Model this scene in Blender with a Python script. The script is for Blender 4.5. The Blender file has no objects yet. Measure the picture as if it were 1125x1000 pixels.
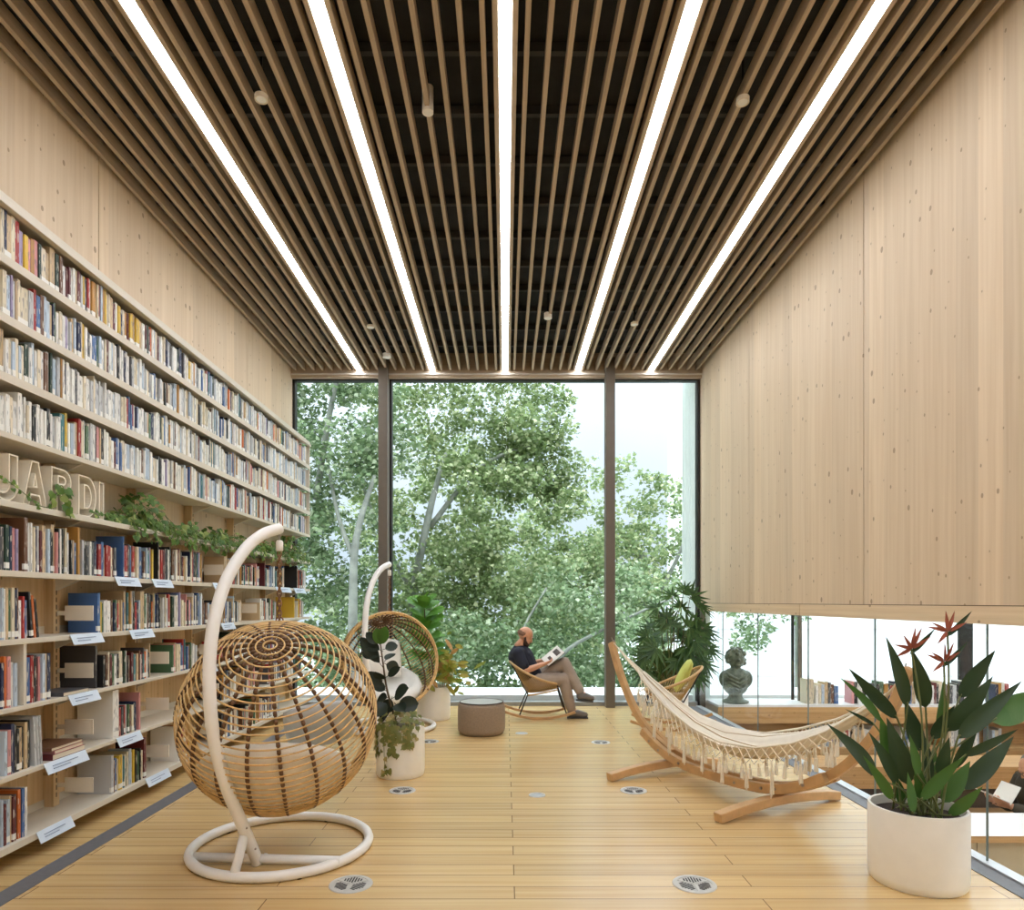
import bpy, bmesh, math, random
import numpy as np
from mathutils import Vector, Matrix

random.seed(7)
rng = np.random.default_rng(7)
PI = math.pi
F, CX, CY, EYE = 740.0, 555.0, 661.0, 1.5      # focal length in px, horizon point, eye height
COL = bpy.context.scene.collection
sc = bpy.context.scene


def P(px, py, Y):
    """world point seen at picture position px,py when it stands at depth Y"""
    return Vector(((px - CX) * Y / F, Y, EYE - (py - CY) * Y / F))


def s2l(c):
    return tuple(((x / 255.0) / 12.92 if x / 255.0 <= 0.04045 else ((x / 255.0 + 0.055) / 1.055) ** 2.4) for x in c)


# ------------------------------------------------------------------ mesh building
class MB:
    def __init__(self):
        self.v, self.f, self.c = [], [], []

    def add(self, vs, fs, col=None):
        b = len(self.v)
        self.v.extend([tuple(p) for p in vs])
        self.f.extend([tuple(i + b for i in q) for q in fs])
        self.c.extend([col] * len(fs))
        return self

    def box(self, x0, x1, y0, y1, z0, z1, col=None):
        vs = [(x, y, z) for z in (z0, z1) for y in (y0, y1) for x in (x0, x1)]
        return self.add(vs, [(0, 2, 3, 1), (4, 5, 7, 6), (0, 1, 5, 4), (2, 6, 7, 3), (0, 4, 6, 2), (1, 3, 7, 5)], col)

    def obox(self, c, ax, ay, az, hx, hy, hz, col=None):
        c = Vector(c)
        ax, ay, az = Vector(ax).normalized() * hx, Vector(ay).normalized() * hy, Vector(az).normalized() * hz
        vs = [c + ax * i + ay * j + az * k for k in (-1, 1) for j in (-1, 1) for i in (-1, 1)]
        return self.add(vs, [(0, 2, 3, 1), (4, 5, 7, 6), (0, 1, 5, 4), (2, 6, 7, 3), (0, 4, 6, 2), (1, 3, 7, 5)], col)

    def tube(self, pts, r, n=8, closed=False, cap=True, flat=1.0, up=None):
        pts = [Vector(p) for p in pts]
        m = len(pts)
        if m < 2:
            return self
        rs = r if isinstance(r, (list, tuple)) else [r] * m
        T = []
        for i in range(m):
            if closed:
                t = pts[(i + 1) % m] - pts[i - 1]
            else:
                t = pts[min(i + 1, m - 1)] - pts[max(i - 1, 0)]
            T.append(t.normalized() if t.length > 1e-9 else Vector((0, 0, 1)))
        ref = Vector(up) if up else (Vector((0, 0, 1)) if abs(T[0].z) < 0.9 else Vector((1, 0, 0)))
        N = (ref - T[0] * ref.dot(T[0])).normalized()
        vs = []
        for i in range(m):
            if i:
                if up:
                    N = Vector(up)
                N = N - T[i] * N.dot(T[i])
                N = N.normalized() if N.length > 1e-6 else T[i].orthogonal().normalized()
            B = T[i].cross(N)
            for k in range(n):
                a = 2 * PI * (k + 0.5) / n
                vs.append(pts[i] + N * (math.cos(a) * rs[i] * flat) + B * (math.sin(a) * rs[i]))
        fs = []
        for i in range(m if closed else m - 1):
            j = (i + 1) % m
            for k in range(n):
                l = (k + 1) % n
                fs.append((i * n + k, i * n + l, j * n + l, j * n + k))
        if cap and not closed:
            fs.append(tuple(range(n))[::-1])
            fs.append(tuple((m - 1) * n + k for k in range(n)))
        return self.add(vs, fs)

    def bar(self, pts, w, h, up=(0, 0, 1)):
        """rectangular beam along pts, w across, h along up"""
        pts = [Vector(p) for p in pts]
        m = len(pts)
        vs, fs = [], []
        for i in range(m):
            t = (pts[min(i + 1, m - 1)] - pts[max(i - 1, 0)]).normalized()
            s = t.cross(Vector(up)).normalized()
            u = s.cross(t).normalized()
            for a, b in ((-1, -1), (1, -1), (1, 1), (-1, 1)):
                vs.append(pts[i] + s * (a * w / 2) + u * (b * h / 2))
        for i in range(m - 1):
            for k in range(4):
                l = (k + 1) % 4
                fs.append((i * 4 + k, i * 4 + l, i * 4 + 4 + l, i * 4 + 4 + k))
        fs.append((3, 2, 1, 0))
        fs.append(tuple((m - 1) * 4 + k for k in range(4)))
        return self.add(vs, fs)

    def lathe(self, prof, c=(0, 0, 0), n=48, sx=1.0, sy=1.0, cap=True):
        m = len(prof)
        vs = []
        for r, z in prof:
            for k in range(n):
                a = 2 * PI * k / n
                vs.append((c[0] + r * sx * math.cos(a), c[1] + r * sy * math.sin(a), c[2] + z))
        fs = []
        for i in range(m - 1):
            for k in range(n):
                l = (k + 1) % n
                fs.append((i * n + k, i * n + l, (i + 1) * n + l, (i + 1) * n + k))
        if cap and prof[0][0] > 1e-6:
            fs.append(tuple(range(n))[::-1])
        if cap and prof[-1][0] > 1e-6:
            fs.append(tuple((m - 1) * n + k for k in range(n)))
        return self.add(vs, fs)

    def ball(self, c, rx, ry=None, rz=None, n=16, m=10, rot=None):
        ry = ry or rx
        rz = rz or rx
        c = Vector(c)
        vs, fs = [], []
        for i in range(m + 1):
            t = PI * i / m
            for k in range(n):
                a = 2 * PI * k / n
                p = Vector((rx * math.sin(t) * math.cos(a), ry * math.sin(t) * math.sin(a), rz * math.cos(t)))
                if rot:
                    p = rot @ p
                vs.append(c + p)
        for i in range(m):
            for k in range(n):
                l = (k + 1) % n
                fs.append((i * n + k, (i + 1) * n + k, (i + 1) * n + l, i * n + l))
        return self.add(vs, fs)

    def limb(self, pts, rs, n=14):
        """rounded tapering chain (for bodies)"""
        self.tube(pts, rs, n=n)
        for p, r in zip(pts, rs):
            self.ball(p, r, n=n, m=8)
        return self

    def blade(self, p0, p1, w, nrm, bend=0.0, fold=0.15, seg=8, prof=None, cross=2):
        """a leaf blade from p0 to p1, w wide, facing nrm, arching by bend along nrm"""
        p0, p1, nrm = Vector(p0), Vector(p1), Vector(nrm)
        t = p1 - p0
        L = t.length
        t.normalize()
        s = t.cross(nrm)
        s = s.normalized() if s.length > 1e-6 else t.orthogonal().normalized()
        n = s.cross(t).normalized()
        vs, fs = [], []
        prof = prof or (lambda u: math.sin(PI * min(1, u) ** 0.75) ** 0.8 if 0 < u < 1 else 0.0)
        cols = 2 * (cross // 2) + 1
        for i in range(seg + 1):
            u = i / seg
            hw = w / 2 * prof(u)
            c = p0 + t * (L * u) + n * (bend * L * 4 * u * (1 - u))
            for k in range(cols):
                q = (k / (cols - 1)) * 2 - 1
                vs.append(c + s * (q * hw) + n * (abs(q) * hw * fold))
        for i in range(seg):
            for k in range(cols - 1):
                a = i * cols + k
                fs.append((a, a + 1, a + cols + 1, a + cols))
        return self.add(vs, fs)

    def poly(self, tmpl, pos, nrm, d, size):
        """a small leaf from a 2-d outline fan"""
        nrm, d, pos = Vector(nrm).normalized(), Vector(d), Vector(pos)
        d = (d - nrm * d.dot(nrm))
        d = d.normalized() if d.length > 1e-6 else nrm.orthogonal().normalized()
        s = d.cross(nrm)
        vs = [pos + (d * y + s * x - nrm * (0.25 * abs(x) + 0.2 * y * y)) * size for x, y in tmpl]
        n = len(tmpl)
        return self.add(vs, [(0, i, i + 1) for i in range(1, n - 1)])

    def build(self, name, mat, parent=None, smooth=False, w=False, bevel=0.0, loc=None, kind=None, bsegs=2):
        off = Vector((0, 0, 0))
        if loc is not None:
            off = Vector(loc)
        if w and parent is not None:
            off = off + Vector(parent.location)
            if parent.parent:
                off = off + Vector(parent.parent.location)
        me = bpy.data.meshes.new(name)
        me.from_pydata([(p[0] - off.x, p[1] - off.y, p[2] - off.z) for p in self.v], [], self.f)
        if any(c is not None for c in self.c):
            at = me.color_attributes.new('col', 'FLOAT_COLOR', 'CORNER')
            buf = []
            for poly, c in zip(me.polygons, self.c):
                c = c or (0.5, 0.5, 0.5)
                buf.extend([c[0], c[1], c[2], c[3] if len(c) > 3 else 0.0] * poly.loop_total)
            at.data.foreach_set('color', buf)
        me.materials.append(mat)
        if not any(n.type == 'BSDF_TRANSLUCENT' for n in mat.node_tree.nodes):
            bm = bmesh.new()
            bm.from_mesh(me)
            bmesh.ops.recalc_face_normals(bm, faces=bm.faces)
            bm.to_mesh(me)
            bm.free()
        if smooth:
            me.polygons.foreach_set('use_smooth', [True] * len(me.polygons))
        me.update()
        return link(name, me, parent, loc if loc is not None else None, bevel, smooth, kind, bsegs)


def link(name, me, parent=None, loc=None, bevel=0.0, smooth=False, kind=None, bsegs=2):
    o = bpy.data.objects.new(name, me)
    COL.objects.link(o)
    if parent is not None:
        o.parent = parent
    if loc is not None:
        o.location = loc
    if bevel > 0:
        b = o.modifiers.new('bevel', 'BEVEL')
        b.width = bevel
        b.segments = bsegs
        b.limit_method = 'ANGLE'
        b.angle_limit = math.radians(40)
    if kind:
        o['kind'] = kind
    return o


def np_mesh(name, verts, tris, mat, parent=None, smooth=False):
    me = bpy.data.meshes.new(name)
    me.vertices.add(len(verts))
    me.vertices.foreach_set('co', np.asarray(verts, dtype=np.float32).ravel())
    me.loops.add(len(tris) * 3)
    me.loops.foreach_set('vertex_index', np.asarray(tris, dtype=np.int32).ravel())
    me.polygons.add(len(tris))
    me.polygons.foreach_set('loop_start', np.arange(0, len(tris) * 3, 3, dtype=np.int32))
    me.update(calc_edges=True)
    me.materials.append(mat)
    return link(name, me, parent)


def thing(name, label, cat, loc=(0, 0, 0), rz=0.0, group=None):
    o = bpy.data.objects.new(name, None)
    o.empty_display_size = 0.1
    COL.objects.link(o)
    o.location = loc
    o.rotation_euler = (0, 0, rz)
    return tag(o, label, cat, group)


def tag(o, label, cat, group=None, kind=None):
    o['label'] = label
    o['category'] = cat
    if group:
        o['group'] = group
    if kind:
        o['kind'] = kind
    return o


def copy_tree(o, parent=None):
    c = o.copy()
    COL.objects.link(c)
    c.parent = parent
    for ch in [x for x in COL.objects if x.parent == o]:
        copy_tree(ch, c)
    return c


def fused(mb, name, mat, parent, voxel=0.006, smooth_it=4):
    """one continuous skin around the shapes in mb"""
    me = bpy.data.meshes.new('tmp')
    off = Vector(parent.location) if parent is not None else Vector((0, 0, 0))
    me.from_pydata([(p[0] - off.x, p[1] - off.y, p[2] - off.z) for p in mb.v], [], mb.f)
    o = bpy.data.objects.new('tmp', me)
    COL.objects.link(o)
    r = o.modifiers.new('r', 'REMESH')
    r.mode = 'VOXEL'
    r.voxel_size = voxel
    if smooth_it:
        s = o.modifiers.new('s', 'SMOOTH')
        s.iterations = smooth_it
        s.factor = 0.5
    dg = bpy.context.evaluated_depsgraph_get()
    m2 = bpy.data.meshes.new_from_object(o.evaluated_get(dg))
    bpy.data.objects.remove(o)
    m2.name = name
    m2.materials.clear()
    m2.materials.append(mat)
    m2.polygons.foreach_set('use_smooth', [True] * len(m2.polygons))
    return link(name, m2, parent)


def arc(c, r, a0, a1, n, u=(1, 0, 0), v=(0, 0, 1)):
    c, u, v = Vector(c), Vector(u), Vector(v)
    return [c + u * (r * math.cos(a0 + (a1 - a0) * i / n)) + v * (r * math.sin(a0 + (a1 - a0) * i / n)) for i in range(n + 1)]


def spline(pts, n=8):
    """Catmull-Rom through pts"""
    pts = [Vector(p) for p in pts]
    out = []
    for i in range(len(pts) - 1):
        a, b, c, d = pts[max(i - 1, 0)], pts[i], pts[i + 1], pts[min(i + 2, len(pts) - 1)]
        for k in range(n):
            t = k / n
            out.append(0.5 * ((2 * b) + (c - a) * t + (2 * a - 5 * b + 4 * c - d) * t * t + (3 * b - a - 3 * c + d) * t ** 3))
    out.append(pts[-1])
    return out


# ------------------------------------------------------------------ materials
def nt(name):
    m = bpy.data.materials.new(name)
    m.use_nodes = True
    t = m.node_tree
    b = t.nodes['Principled BSDF']
    return m, t, b


def N(t, typ, **kw):
    n = t.nodes.new(typ)
    for k, v in kw.items():
        setattr(n, k, v)
    return n


def math_n(t, op, a, b=None, c=None):
    n = t.nodes.new('ShaderNodeMath')
    n.operation = op
    for i, x in enumerate((a, b, c)):
        if x is None:
            continue
        if isinstance(x, (int, float)):
            n.inputs[i].default_value = x
        else:
            t.links.new(x, n.inputs[i])
    return n.outputs[0]


def mixc(t, fac, a, b, mode='MIX'):
    n = t.nodes.new('ShaderNodeMix')
    n.data_type = 'RGBA'
    n.blend_type = mode
    for key, x in ((0, fac), (6, a), (7, b)):
        if isinstance(x, (int, float)):
            n.inputs[key].default_value = x
        elif isinstance(x, tuple):
            n.inputs[key].default_value = (x[0], x[1], x[2], 1)
        else:
            t.links.new(x, n.inputs[key])
    return n.outputs[2]


def ramp(t, fac, lo, hi):
    n = t.nodes.new('ShaderNodeMapRange')
    n.inputs[1].default_value = lo
    n.inputs[2].default_value = hi
    n.clamp = True
    t.links.new(fac, n.inputs[0])
    return n.outputs[0]


def plain(name, col, rough=0.5, metal=0.0, var=0.08, scale=12.0, bump=0.0, spec=0.5, bscale=None, sheen=0.0):
    """a colour with a little procedural unevenness"""
    m, t, b = nt(name)
    c = s2l(col) if max(col) > 1 else col
    tc = N(t, 'ShaderNodeTexCoord')
    no = N(t, 'ShaderNodeTexNoise')
    no.inputs['Scale'].default_value = scale
    no.inputs['Detail'].default_value = 4
    t.links.new(tc.outputs['Object'], no.inputs['Vector'])
    f = ramp(t, no.outputs[0], 0.3, 0.7)
    o = mixc(t, f, tuple(x * (1 - var) for x in c), tuple(min(1, x * (1 + var)) for x in c))
    t.links.new(o, b.inputs['Base Color'])
    b.inputs['Roughness'].default_value = rough
    b.inputs['Metallic'].default_value = metal
    b.inputs['Specular IOR Level'].default_value = spec
    if sheen:
        b.inputs['Sheen Weight'].default_value = sheen
    if bump:
        n2 = N(t, 'ShaderNodeTexNoise')
        n2.inputs['Scale'].default_value = bscale or scale * 8
        t.links.new(tc.outputs['Object'], n2.inputs['Vector'])
        bp = N(t, 'ShaderNodeBump')
        bp.inputs['Strength'].default_value = bump
        bp.inputs['Distance'].default_value = 0.01
        t.links.new(n2.outputs[0], bp.inputs['Height'])
        t.links.new(bp.outputs[0], b.inputs['Normal'])
    return m


def wood(name, base, dark, across=0, along=2, board=0.22, streak=30.0, knots=True, rough=0.55, var=0.16, kdens=1.0, knotcol=(112, 80, 52)):
    """planed softwood: lamellas, streaks along one axis, scattered knots. axes are world axes"""
    m, t, b = nt(name)
    geo = N(t, 'ShaderNodeNewGeometry')
    sep = N(t, 'ShaderNodeSeparateXYZ')
    t.links.new(geo.outputs['Position'], sep.inputs[0])
    A, L = sep.outputs[across], sep.outputs[along]
    oth = [i for i in (0, 1, 2) if i not in (across, along)][0]
    O = sep.outputs[oth]
    row = math_n(t, 'FLOOR', math_n(t, 'DIVIDE', A, board))
    wn = N(t, 'ShaderNodeTexWhiteNoise', noise_dimensions='1D')
    t.links.new(row, wn.inputs['W'])
    cmb = N(t, 'ShaderNodeCombineXYZ')
    t.links.new(math_n(t, 'MULTIPLY', A, streak), cmb.inputs[0])
    t.links.new(math_n(t, 'MULTIPLY_ADD', L, 0.7, math_n(t, 'MULTIPLY', wn.outputs[0], 30.0)), cmb.inputs[1])
    t.links.new(math_n(t, 'MULTIPLY', O, streak), cmb.inputs[2])
    no = N(t, 'ShaderNodeTexNoise')
    no.inputs['Scale'].default_value = 1.0
    no.inputs['Detail'].default_value = 5
    no.inputs['Roughness'].default_value = 0.6
    t.links.new(cmb.outputs[0], no.inputs['Vector'])
    f = ramp(t, no.outputs[0], 0.35, 0.72)
    bc, dc = s2l(base), s2l(dark)
    col = mixc(t, f, bc, dc)
    tone = math_n(t, 'MULTIPLY_ADD', wn.outputs[0], var, 1 - var * 0.6)
    tn = N(t, 'ShaderNodeCombineXYZ')
    for i in range(3):
        t.links.new(tone, tn.inputs[i])
    col = mixc(t, 1.0, col, tn.outputs[0], 'MULTIPLY')
    if knots:
        kc = N(t, 'ShaderNodeCombineXYZ')
        t.links.new(math_n(t, 'MULTIPLY', A, 6.5), kc.inputs[0])
        t.links.new(math_n(t, 'MULTIPLY', L, 4.6), kc.inputs[1])
        vo = N(t, 'ShaderNodeTexVoronoi', voronoi_dimensions='2D')
        vo.inputs['Scale'].default_value = 1.0 * kdens
        t.links.new(kc.outputs[0], vo.inputs['Vector'])
        sp = N(t, 'ShaderNodeSeparateColor')
        t.links.new(vo.outputs['Color'], sp.inputs[0])
        big = math_n(t, 'MULTIPLY_ADD', math_n(t, 'POWER', sp.outputs[1], 3.0), 0.08, 0.03)
        k1 = math_n(t, 'LESS_THAN', vo.outputs['Distance'], big)
        k2 = math_n(t, 'GREATER_THAN', sp.outputs[0], 0.32)
        kk = math_n(t, 'MULTIPLY', math_n(t, 'MULTIPLY', k1, k2), 0.65)
        col = mixc(t, kk, col, s2l(knotcol))
        halo = math_n(t, 'MULTIPLY', math_n(t, 'SUBTRACT', 1.0, ramp(t, vo.outputs['Distance'], 0.03, 0.16)), math_n(t, 'MULTIPLY', k2, 0.22))
        col = mixc(t, halo, col, s2l(dark))
    t.links.new(col, b.inputs['Base Color'])
    b.inputs['Roughness'].default_value = rough
    b.inputs['Specular IOR Level'].default_value = 0.3
    return m


def floor_mat(name):
    m, t, b = nt(name)
    geo = N(t, 'ShaderNodeNewGeometry')
    sep = N(t, 'ShaderNodeSeparateXYZ')
    t.links.new(geo.outputs['Position'], sep.inputs[0])
    X, Y = sep.outputs[0], sep.outputs[1]
    q = math_n(t, 'DIVIDE', math_n(t, 'SUBTRACT', Y, 3.394), 0.147)
    row = math_n(t, 'FLOOR', q)
    fr = math_n(t, 'FRACT', q)
    odd = math_n(t, 'FLOORED_MODULO', row, 2.0)
    # butt joints: one seam near the middle on most rows, others offset by row
    wn = N(t, 'ShaderNodeTexWhiteNoise', noise_dimensions='1D')
    t.links.new(row, wn.inputs['W'])
    xo = math_n(t, 'ADD', X, math_n(t, 'MULTIPLY', odd, 1.25))
    px = math_n(t, 'DIVIDE', math_n(t, 'SUBTRACT', xo, 0.045), 2.5)
    seg = math_n(t, 'FLOOR', px)
    pf = math_n(t, 'FRACT', px)
    w2 = N(t, 'ShaderNodeTexWhiteNoise', noise_dimensions='2D')
    cc = N(t, 'ShaderNodeCombineXYZ')
    t.links.new(row, cc.inputs[0])
    t.links.new(seg, cc.inputs[1])
    t.links.new(cc.outputs[0], w2.inputs['Vector'])
    cmb = N(t, 'ShaderNodeCombineXYZ')
    t.links.new(math_n(t, 'MULTIPLY_ADD', X, 0.8, math_n(t, 'MULTIPLY', w2.outputs[0], 40.0)), cmb.inputs[0])
    t.links.new(math_n(t, 'MULTIPLY', Y, 26.0), cmb.inputs[1])
    no = N(t, 'ShaderNodeTexNoise')
    no.inputs['Scale'].default_value = 1.0
    no.inputs['Detail'].default_value = 5
    t.links.new(cmb.outputs[0], no.inputs['Vector'])
    col = mixc(t, ramp(t, no.outputs[0], 0.3, 0.75), s2l((224, 192, 136)), s2l((206, 168, 110)))
    tone = math_n(t, 'MULTIPLY_ADD', w2.outputs[0], 0.14, 0.92)
    tn = N(t, 'ShaderNodeCombineXYZ')
    for i in range(3):
        t.links.new(tone, tn.inputs[i])
    col = mixc(t, 1.0, col, tn.outputs[0], 'MULTIPLY')
    g1 = math_n(t, 'LESS_THAN', fr, 0.04)
    g2 = math_n(t, 'LESS_THAN', pf, 0.0022)
    g = math_n(t, 'MAXIMUM', g1, g2)
    col = mixc(t, math_n(t, 'MULTIPLY', g, 0.8), col, s2l((92, 66, 36)))
    t.links.new(col, b.inputs['Base Color'])
    b.inputs['Roughness'].default_value = 0.26
    b.inputs['Specular IOR Level'].default_value = 1.0
    bp = N(t, 'ShaderNodeBump')
    bp.inputs['Strength'].default_value = 0.4
    bp.inputs['Distance'].default_value = 0.004
    t.links.new(math_n(t, 'SUBTRACT', 1.0, g), bp.inputs['Height'])
    t.links.new(bp.outputs[0], b.inputs['Normal'])
    return m


def glass_mat(name, tint=(0.97, 0.99, 0.98), refl=1.0):
    m = bpy.data.materials.new(name)
    m.use_nodes = True
    t = m.node_tree
    t.nodes.clear()
    out = N(t, 'ShaderNodeOutputMaterial')
    tr = N(t, 'ShaderNodeBsdfTransparent')
    tr.inputs[0].default_value = (*tint, 1)
    gl = N(t, 'ShaderNodeBsdfGlossy')
    gl.inputs['Roughness'].default_value = 0.0
    geo = N(t, 'ShaderNodeNewGeometry')
    dt = N(t, 'ShaderNodeVectorMath', operation='DOT_PRODUCT')
    t.links.new(geo.outputs['Normal'], dt.inputs[0])
    t.links.new(geo.outputs['Incoming'], dt.inputs[1])
    graze = math_n(t, 'POWER', math_n(t, 'SUBTRACT', 1.0, math_n(t, 'ABSOLUTE', dt.outputs['Value'])), 5.0)
    fres = math_n(t, 'MULTIPLY_ADD', graze, 0.95, 0.04)
    mx = N(t, 'ShaderNodeMixShader')
    t.links.new(math_n(t, 'MULTIPLY', fres, refl), mx.inputs[0])
    t.links.new(tr.outputs[0], mx.inputs[1])
    t.links.new(gl.outputs[0], mx.inputs[2])
    t.links.new(mx.outputs[0], out.inputs[0])
    return m


def emit_mat(name, col, strength):
    m, t, b = nt(name)
    b.inputs['Base Color'].default_value = (0.8, 0.8, 0.8, 1)
    b.inputs['Emission Color'].default_value = (*col, 1)
    b.inputs['Emission Strength'].default_value = strength
    return m


def leaf_mat(name, a, bcol, rough=0.45, trans=0.25, spec=0.4, mid=None):
    m = bpy.data.materials.new(name)
    m.use_nodes = True
    t = m.node_tree
    t.nodes.remove(t.nodes['Principled BSDF'])
    geo = N(t, 'ShaderNodeNewGeometry')
    tc = N(t, 'ShaderNodeTexCoord')
    no = N(t, 'ShaderNodeTexNoise')
    no.inputs['Scale'].default_value = 3.0
    t.links.new(tc.outputs['Object'], no.inputs['Vector'])
    f = math_n(t, 'MULTIPLY_ADD', geo.outputs['Random Per Island'], 0.7, math_n(t, 'MULTIPLY', no.outputs[0], 0.3))
    col = mixc(t, f, s2l(a), s2l(bcol))
    if mid:
        col = mixc(t, math_n(t, 'GREATER_THAN', geo.outputs['Random Per Island'], 0.82), col, s2l(mid))
    df = N(t, 'ShaderNodeBsdfDiffuse')
    t.links.new(col, df.inputs[0])
    tl = N(t, 'ShaderNodeBsdfTranslucent')
    t.links.new(col, tl.inputs[0])
    mx = N(t, 'ShaderNodeMixShader')
    mx.inputs[0].default_value = trans
    t.links.new(df.outputs[0], mx.inputs[1])
    t.links.new(tl.outputs[0], mx.inputs[2])
    gl = N(t, 'ShaderNodeBsdfGlossy')
    gl.inputs['Roughness'].default_value = rough
    dt = N(t, 'ShaderNodeVectorMath', operation='DOT_PRODUCT')
    t.links.new(geo.outputs['Normal'], dt.inputs[0])
    t.links.new(geo.outputs['Incoming'], dt.inputs[1])
    graze = math_n(t, 'POWER', math_n(t, 'SUBTRACT', 1.0, math_n(t, 'ABSOLUTE', dt.outputs['Value'])), 5.0)
    m2 = N(t, 'ShaderNodeMixShader')
    t.links.new(math_n(t, 'MULTIPLY_ADD', graze, 0.35 * spec, 0.08 * spec), m2.inputs[0])
    t.links.new(mx.outputs[0], m2.inputs[1])
    t.links.new(gl.outputs[0], m2.inputs[2])
    t.links.new(m2.outputs[0], t.nodes['Material Output'].inputs[0])
    return m


def book_mat(name):
    """cover colour from the mesh; printed title streaks run along the spine"""
    m, t, b = nt(name)
    at = N(t, 'ShaderNodeVertexColor', layer_name='col')
    geo = N(t, 'ShaderNodeNewGeometry')
    sep = N(t, 'ShaderNodeSeparateXYZ')
    t.links.new(geo.outputs['Position'], sep.inputs[0])
    r = geo.outputs['Random Per Island']
    cmb = N(t, 'ShaderNodeCombineXYZ')
    t.links.new(math_n(t, 'MULTIPLY', math_n(t, 'ADD', sep.outputs[0], sep.outputs[1]), 90.0), cmb.inputs[0])
    t.links.new(math_n(t, 'MULTIPLY_ADD', sep.outputs[2], 14.0, math_n(t, 'MULTIPLY', r, 50.0)), cmb.inputs[1])
    no = N(t, 'ShaderNodeTexNoise')
    no.inputs['Scale'].default_value = 1.0
    no.inputs['Detail'].default_value = 1
    t.links.new(cmb.outputs[0], no.inputs['Vector'])
    k = math_n(t, 'GREATER_THAN', no.outputs[0], 0.6)
    bw = N(t, 'ShaderNodeRGBToBW')
    t.links.new(at.outputs[0], bw.inputs[0])
    lightbase = math_n(t, 'GREATER_THAN', bw.outputs[0], 0.25)
    ink = mixc(t, lightbase, (0.72, 0.68, 0.58), (0.10, 0.11, 0.14))
    col = mixc(t, math_n(t, 'MULTIPLY', math_n(t, 'MULTIPLY', k, 0.6), at.outputs[1]), at.outputs[0], ink)
    t.links.new(col, b.inputs['Base Color'])
    b.inputs['Roughness'].default_value = 0.45
    return m


M = {}
M['spruce_left'] = wood('spruce_wall_along_y', (228, 207, 178), (215, 191, 159), across=1, along=2, board=0.2)
M['spruce_beam'] = wood('spruce_beam_along_y', (230, 208, 176), (214, 188, 152), across=2, along=1, board=0.4, kdens=1.3)
M['slat'] = wood('slat_wood', (190, 171, 148), (172, 153, 130), across=0, along=1, board=0.13, streak=60, knots=False, rough=0.6)
M['header'] = wood('header_wood', (186, 168, 146), (166, 148, 126), across=2, along=0, board=0.5, streak=50, knots=False)
M['shelfwood'] = wood('shelf_back_wood', (222, 194, 154), (202, 170, 126), across=1, along=2, board=0.3, streak=40)
M['ledge'] = wood('ledge_wood', (216, 176, 124), (190, 146, 94), across=2, along=0, board=0.25, streak=40, kdens=1.2)
M['dark_ledge'] = wood('bench_wood', (200, 158, 106), (172, 130, 82), across=2, along=0, board=0.25, streak=40)
M['floor'] = floor_mat('floor_planks')
M['lower_floor'] = wood('lower_floor_wood', (176, 140, 98), (150, 116, 78), across=1, along=0, board=0.15, streak=30, knots=False, rough=0.4)
M['black'] = plain('black_ceiling', (46, 45, 45), 0.9, var=0.15)
M['rail'] = plain('dark_rail', (74, 73, 72), 0.8)
M['groove'] = plain('joint_shadow_gap', (92, 68, 46), 0.9)
M['shelf'] = plain('shelf_lacquer', (216, 207, 190), 0.45, var=0.03)
M['cream_metal'] = plain('cream_metal', (232, 222, 204), 0.4, var=0.03)
M['white_metal'] = plain('white_powder_coat', (247, 245, 241), 0.35, var=0.02)
M['white'] = plain('white_paint', (236, 236, 234), 0.6, var=0.02)
M['grey_strip'] = plain('grey_strip', (112, 112, 116), 0.5, metal=0.1, var=0.06, scale=30)
M['alu'] = plain('aluminium', (204, 206, 208), 0.35, metal=0.6, var=0.04)
M['vent'] = plain('brushed_vent', (206, 204, 198), 0.4, metal=0.15, var=0.06)
M['post'] = plain('brown_bronze_post', (110, 101, 90), 0.5, metal=0.1, var=0.05)
M['frame'] = plain('dark_frame', (40, 38, 38), 0.5, metal=0.2)
M['grey_frame'] = plain('grey_frame', (150, 152, 152), 0.5, metal=0.2)
M['glass'] = glass_mat('window_glass', (0.975, 0.99, 0.985), 0.04)
M['glass_edge'] = plain('glass_edge', (120, 136, 132), 0.3, var=0.05)
M['thin_glass'] = glass_mat('balustrade_glass', (0.975, 0.99, 0.985), 0.35)
M['strip'] = emit_mat('strip_light_glow', (0.93, 0.975, 1.05), 20.5)
M['spot'] = emit_mat('lens_glow', (1.0, 0.9, 0.75), 0.5)
M['housing'] = plain('light_housing', (205, 200, 190), 0.5)
M['rattan'] = plain('rattan', (222, 184, 124), 0.5, var=0.15, scale=30)
M['rattan_dark'] = plain('rattan_binding', (104, 72, 44), 0.6, var=0.25, scale=60)
M['chain'] = plain('rusty_chain', (146, 110, 82), 0.45, metal=0.6, var=0.2, scale=80)
M['canvas'] = plain('cream_canvas', (242, 234, 218), 0.9, var=0.04, bump=0.2, bscale=200)
M['white_canvas'] = plain('white_canvas', (238, 236, 230), 0.9, var=0.03, bump=0.2, bscale=200)
M['greycanvas'] = plain('grey_white_canvas', (206, 208, 208), 0.9, var=0.05)
M['lime'] = plain('lime_canvas', (196, 200, 104), 0.9, var=0.08)
M['cord'] = plain('natural_cord', (190, 160, 108), 0.8, var=0.12, scale=40)
M['chairwood'] = plain('rocker_wood', (190, 150, 104), 0.5, var=0.12, scale=14)
M['hoop'] = plain('hoop_wood', (204, 168, 118), 0.5, var=0.1, scale=14)
M['blackmetal'] = plain('black_steel', (30, 29, 28), 0.4, metal=0.3)
M['larch'] = plain('larch_beam', (206, 166, 118), 0.45, var=0.14, scale=9)
M['rope'] = plain('hammock_rope', (238, 228, 208), 0.9, var=0.05)
M['creasecord'] = plain('tan_crease_stripe', (196, 172, 136), 0.9, var=0.06)  # tan for the stripes and for the shade in the cloth's creases
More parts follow.
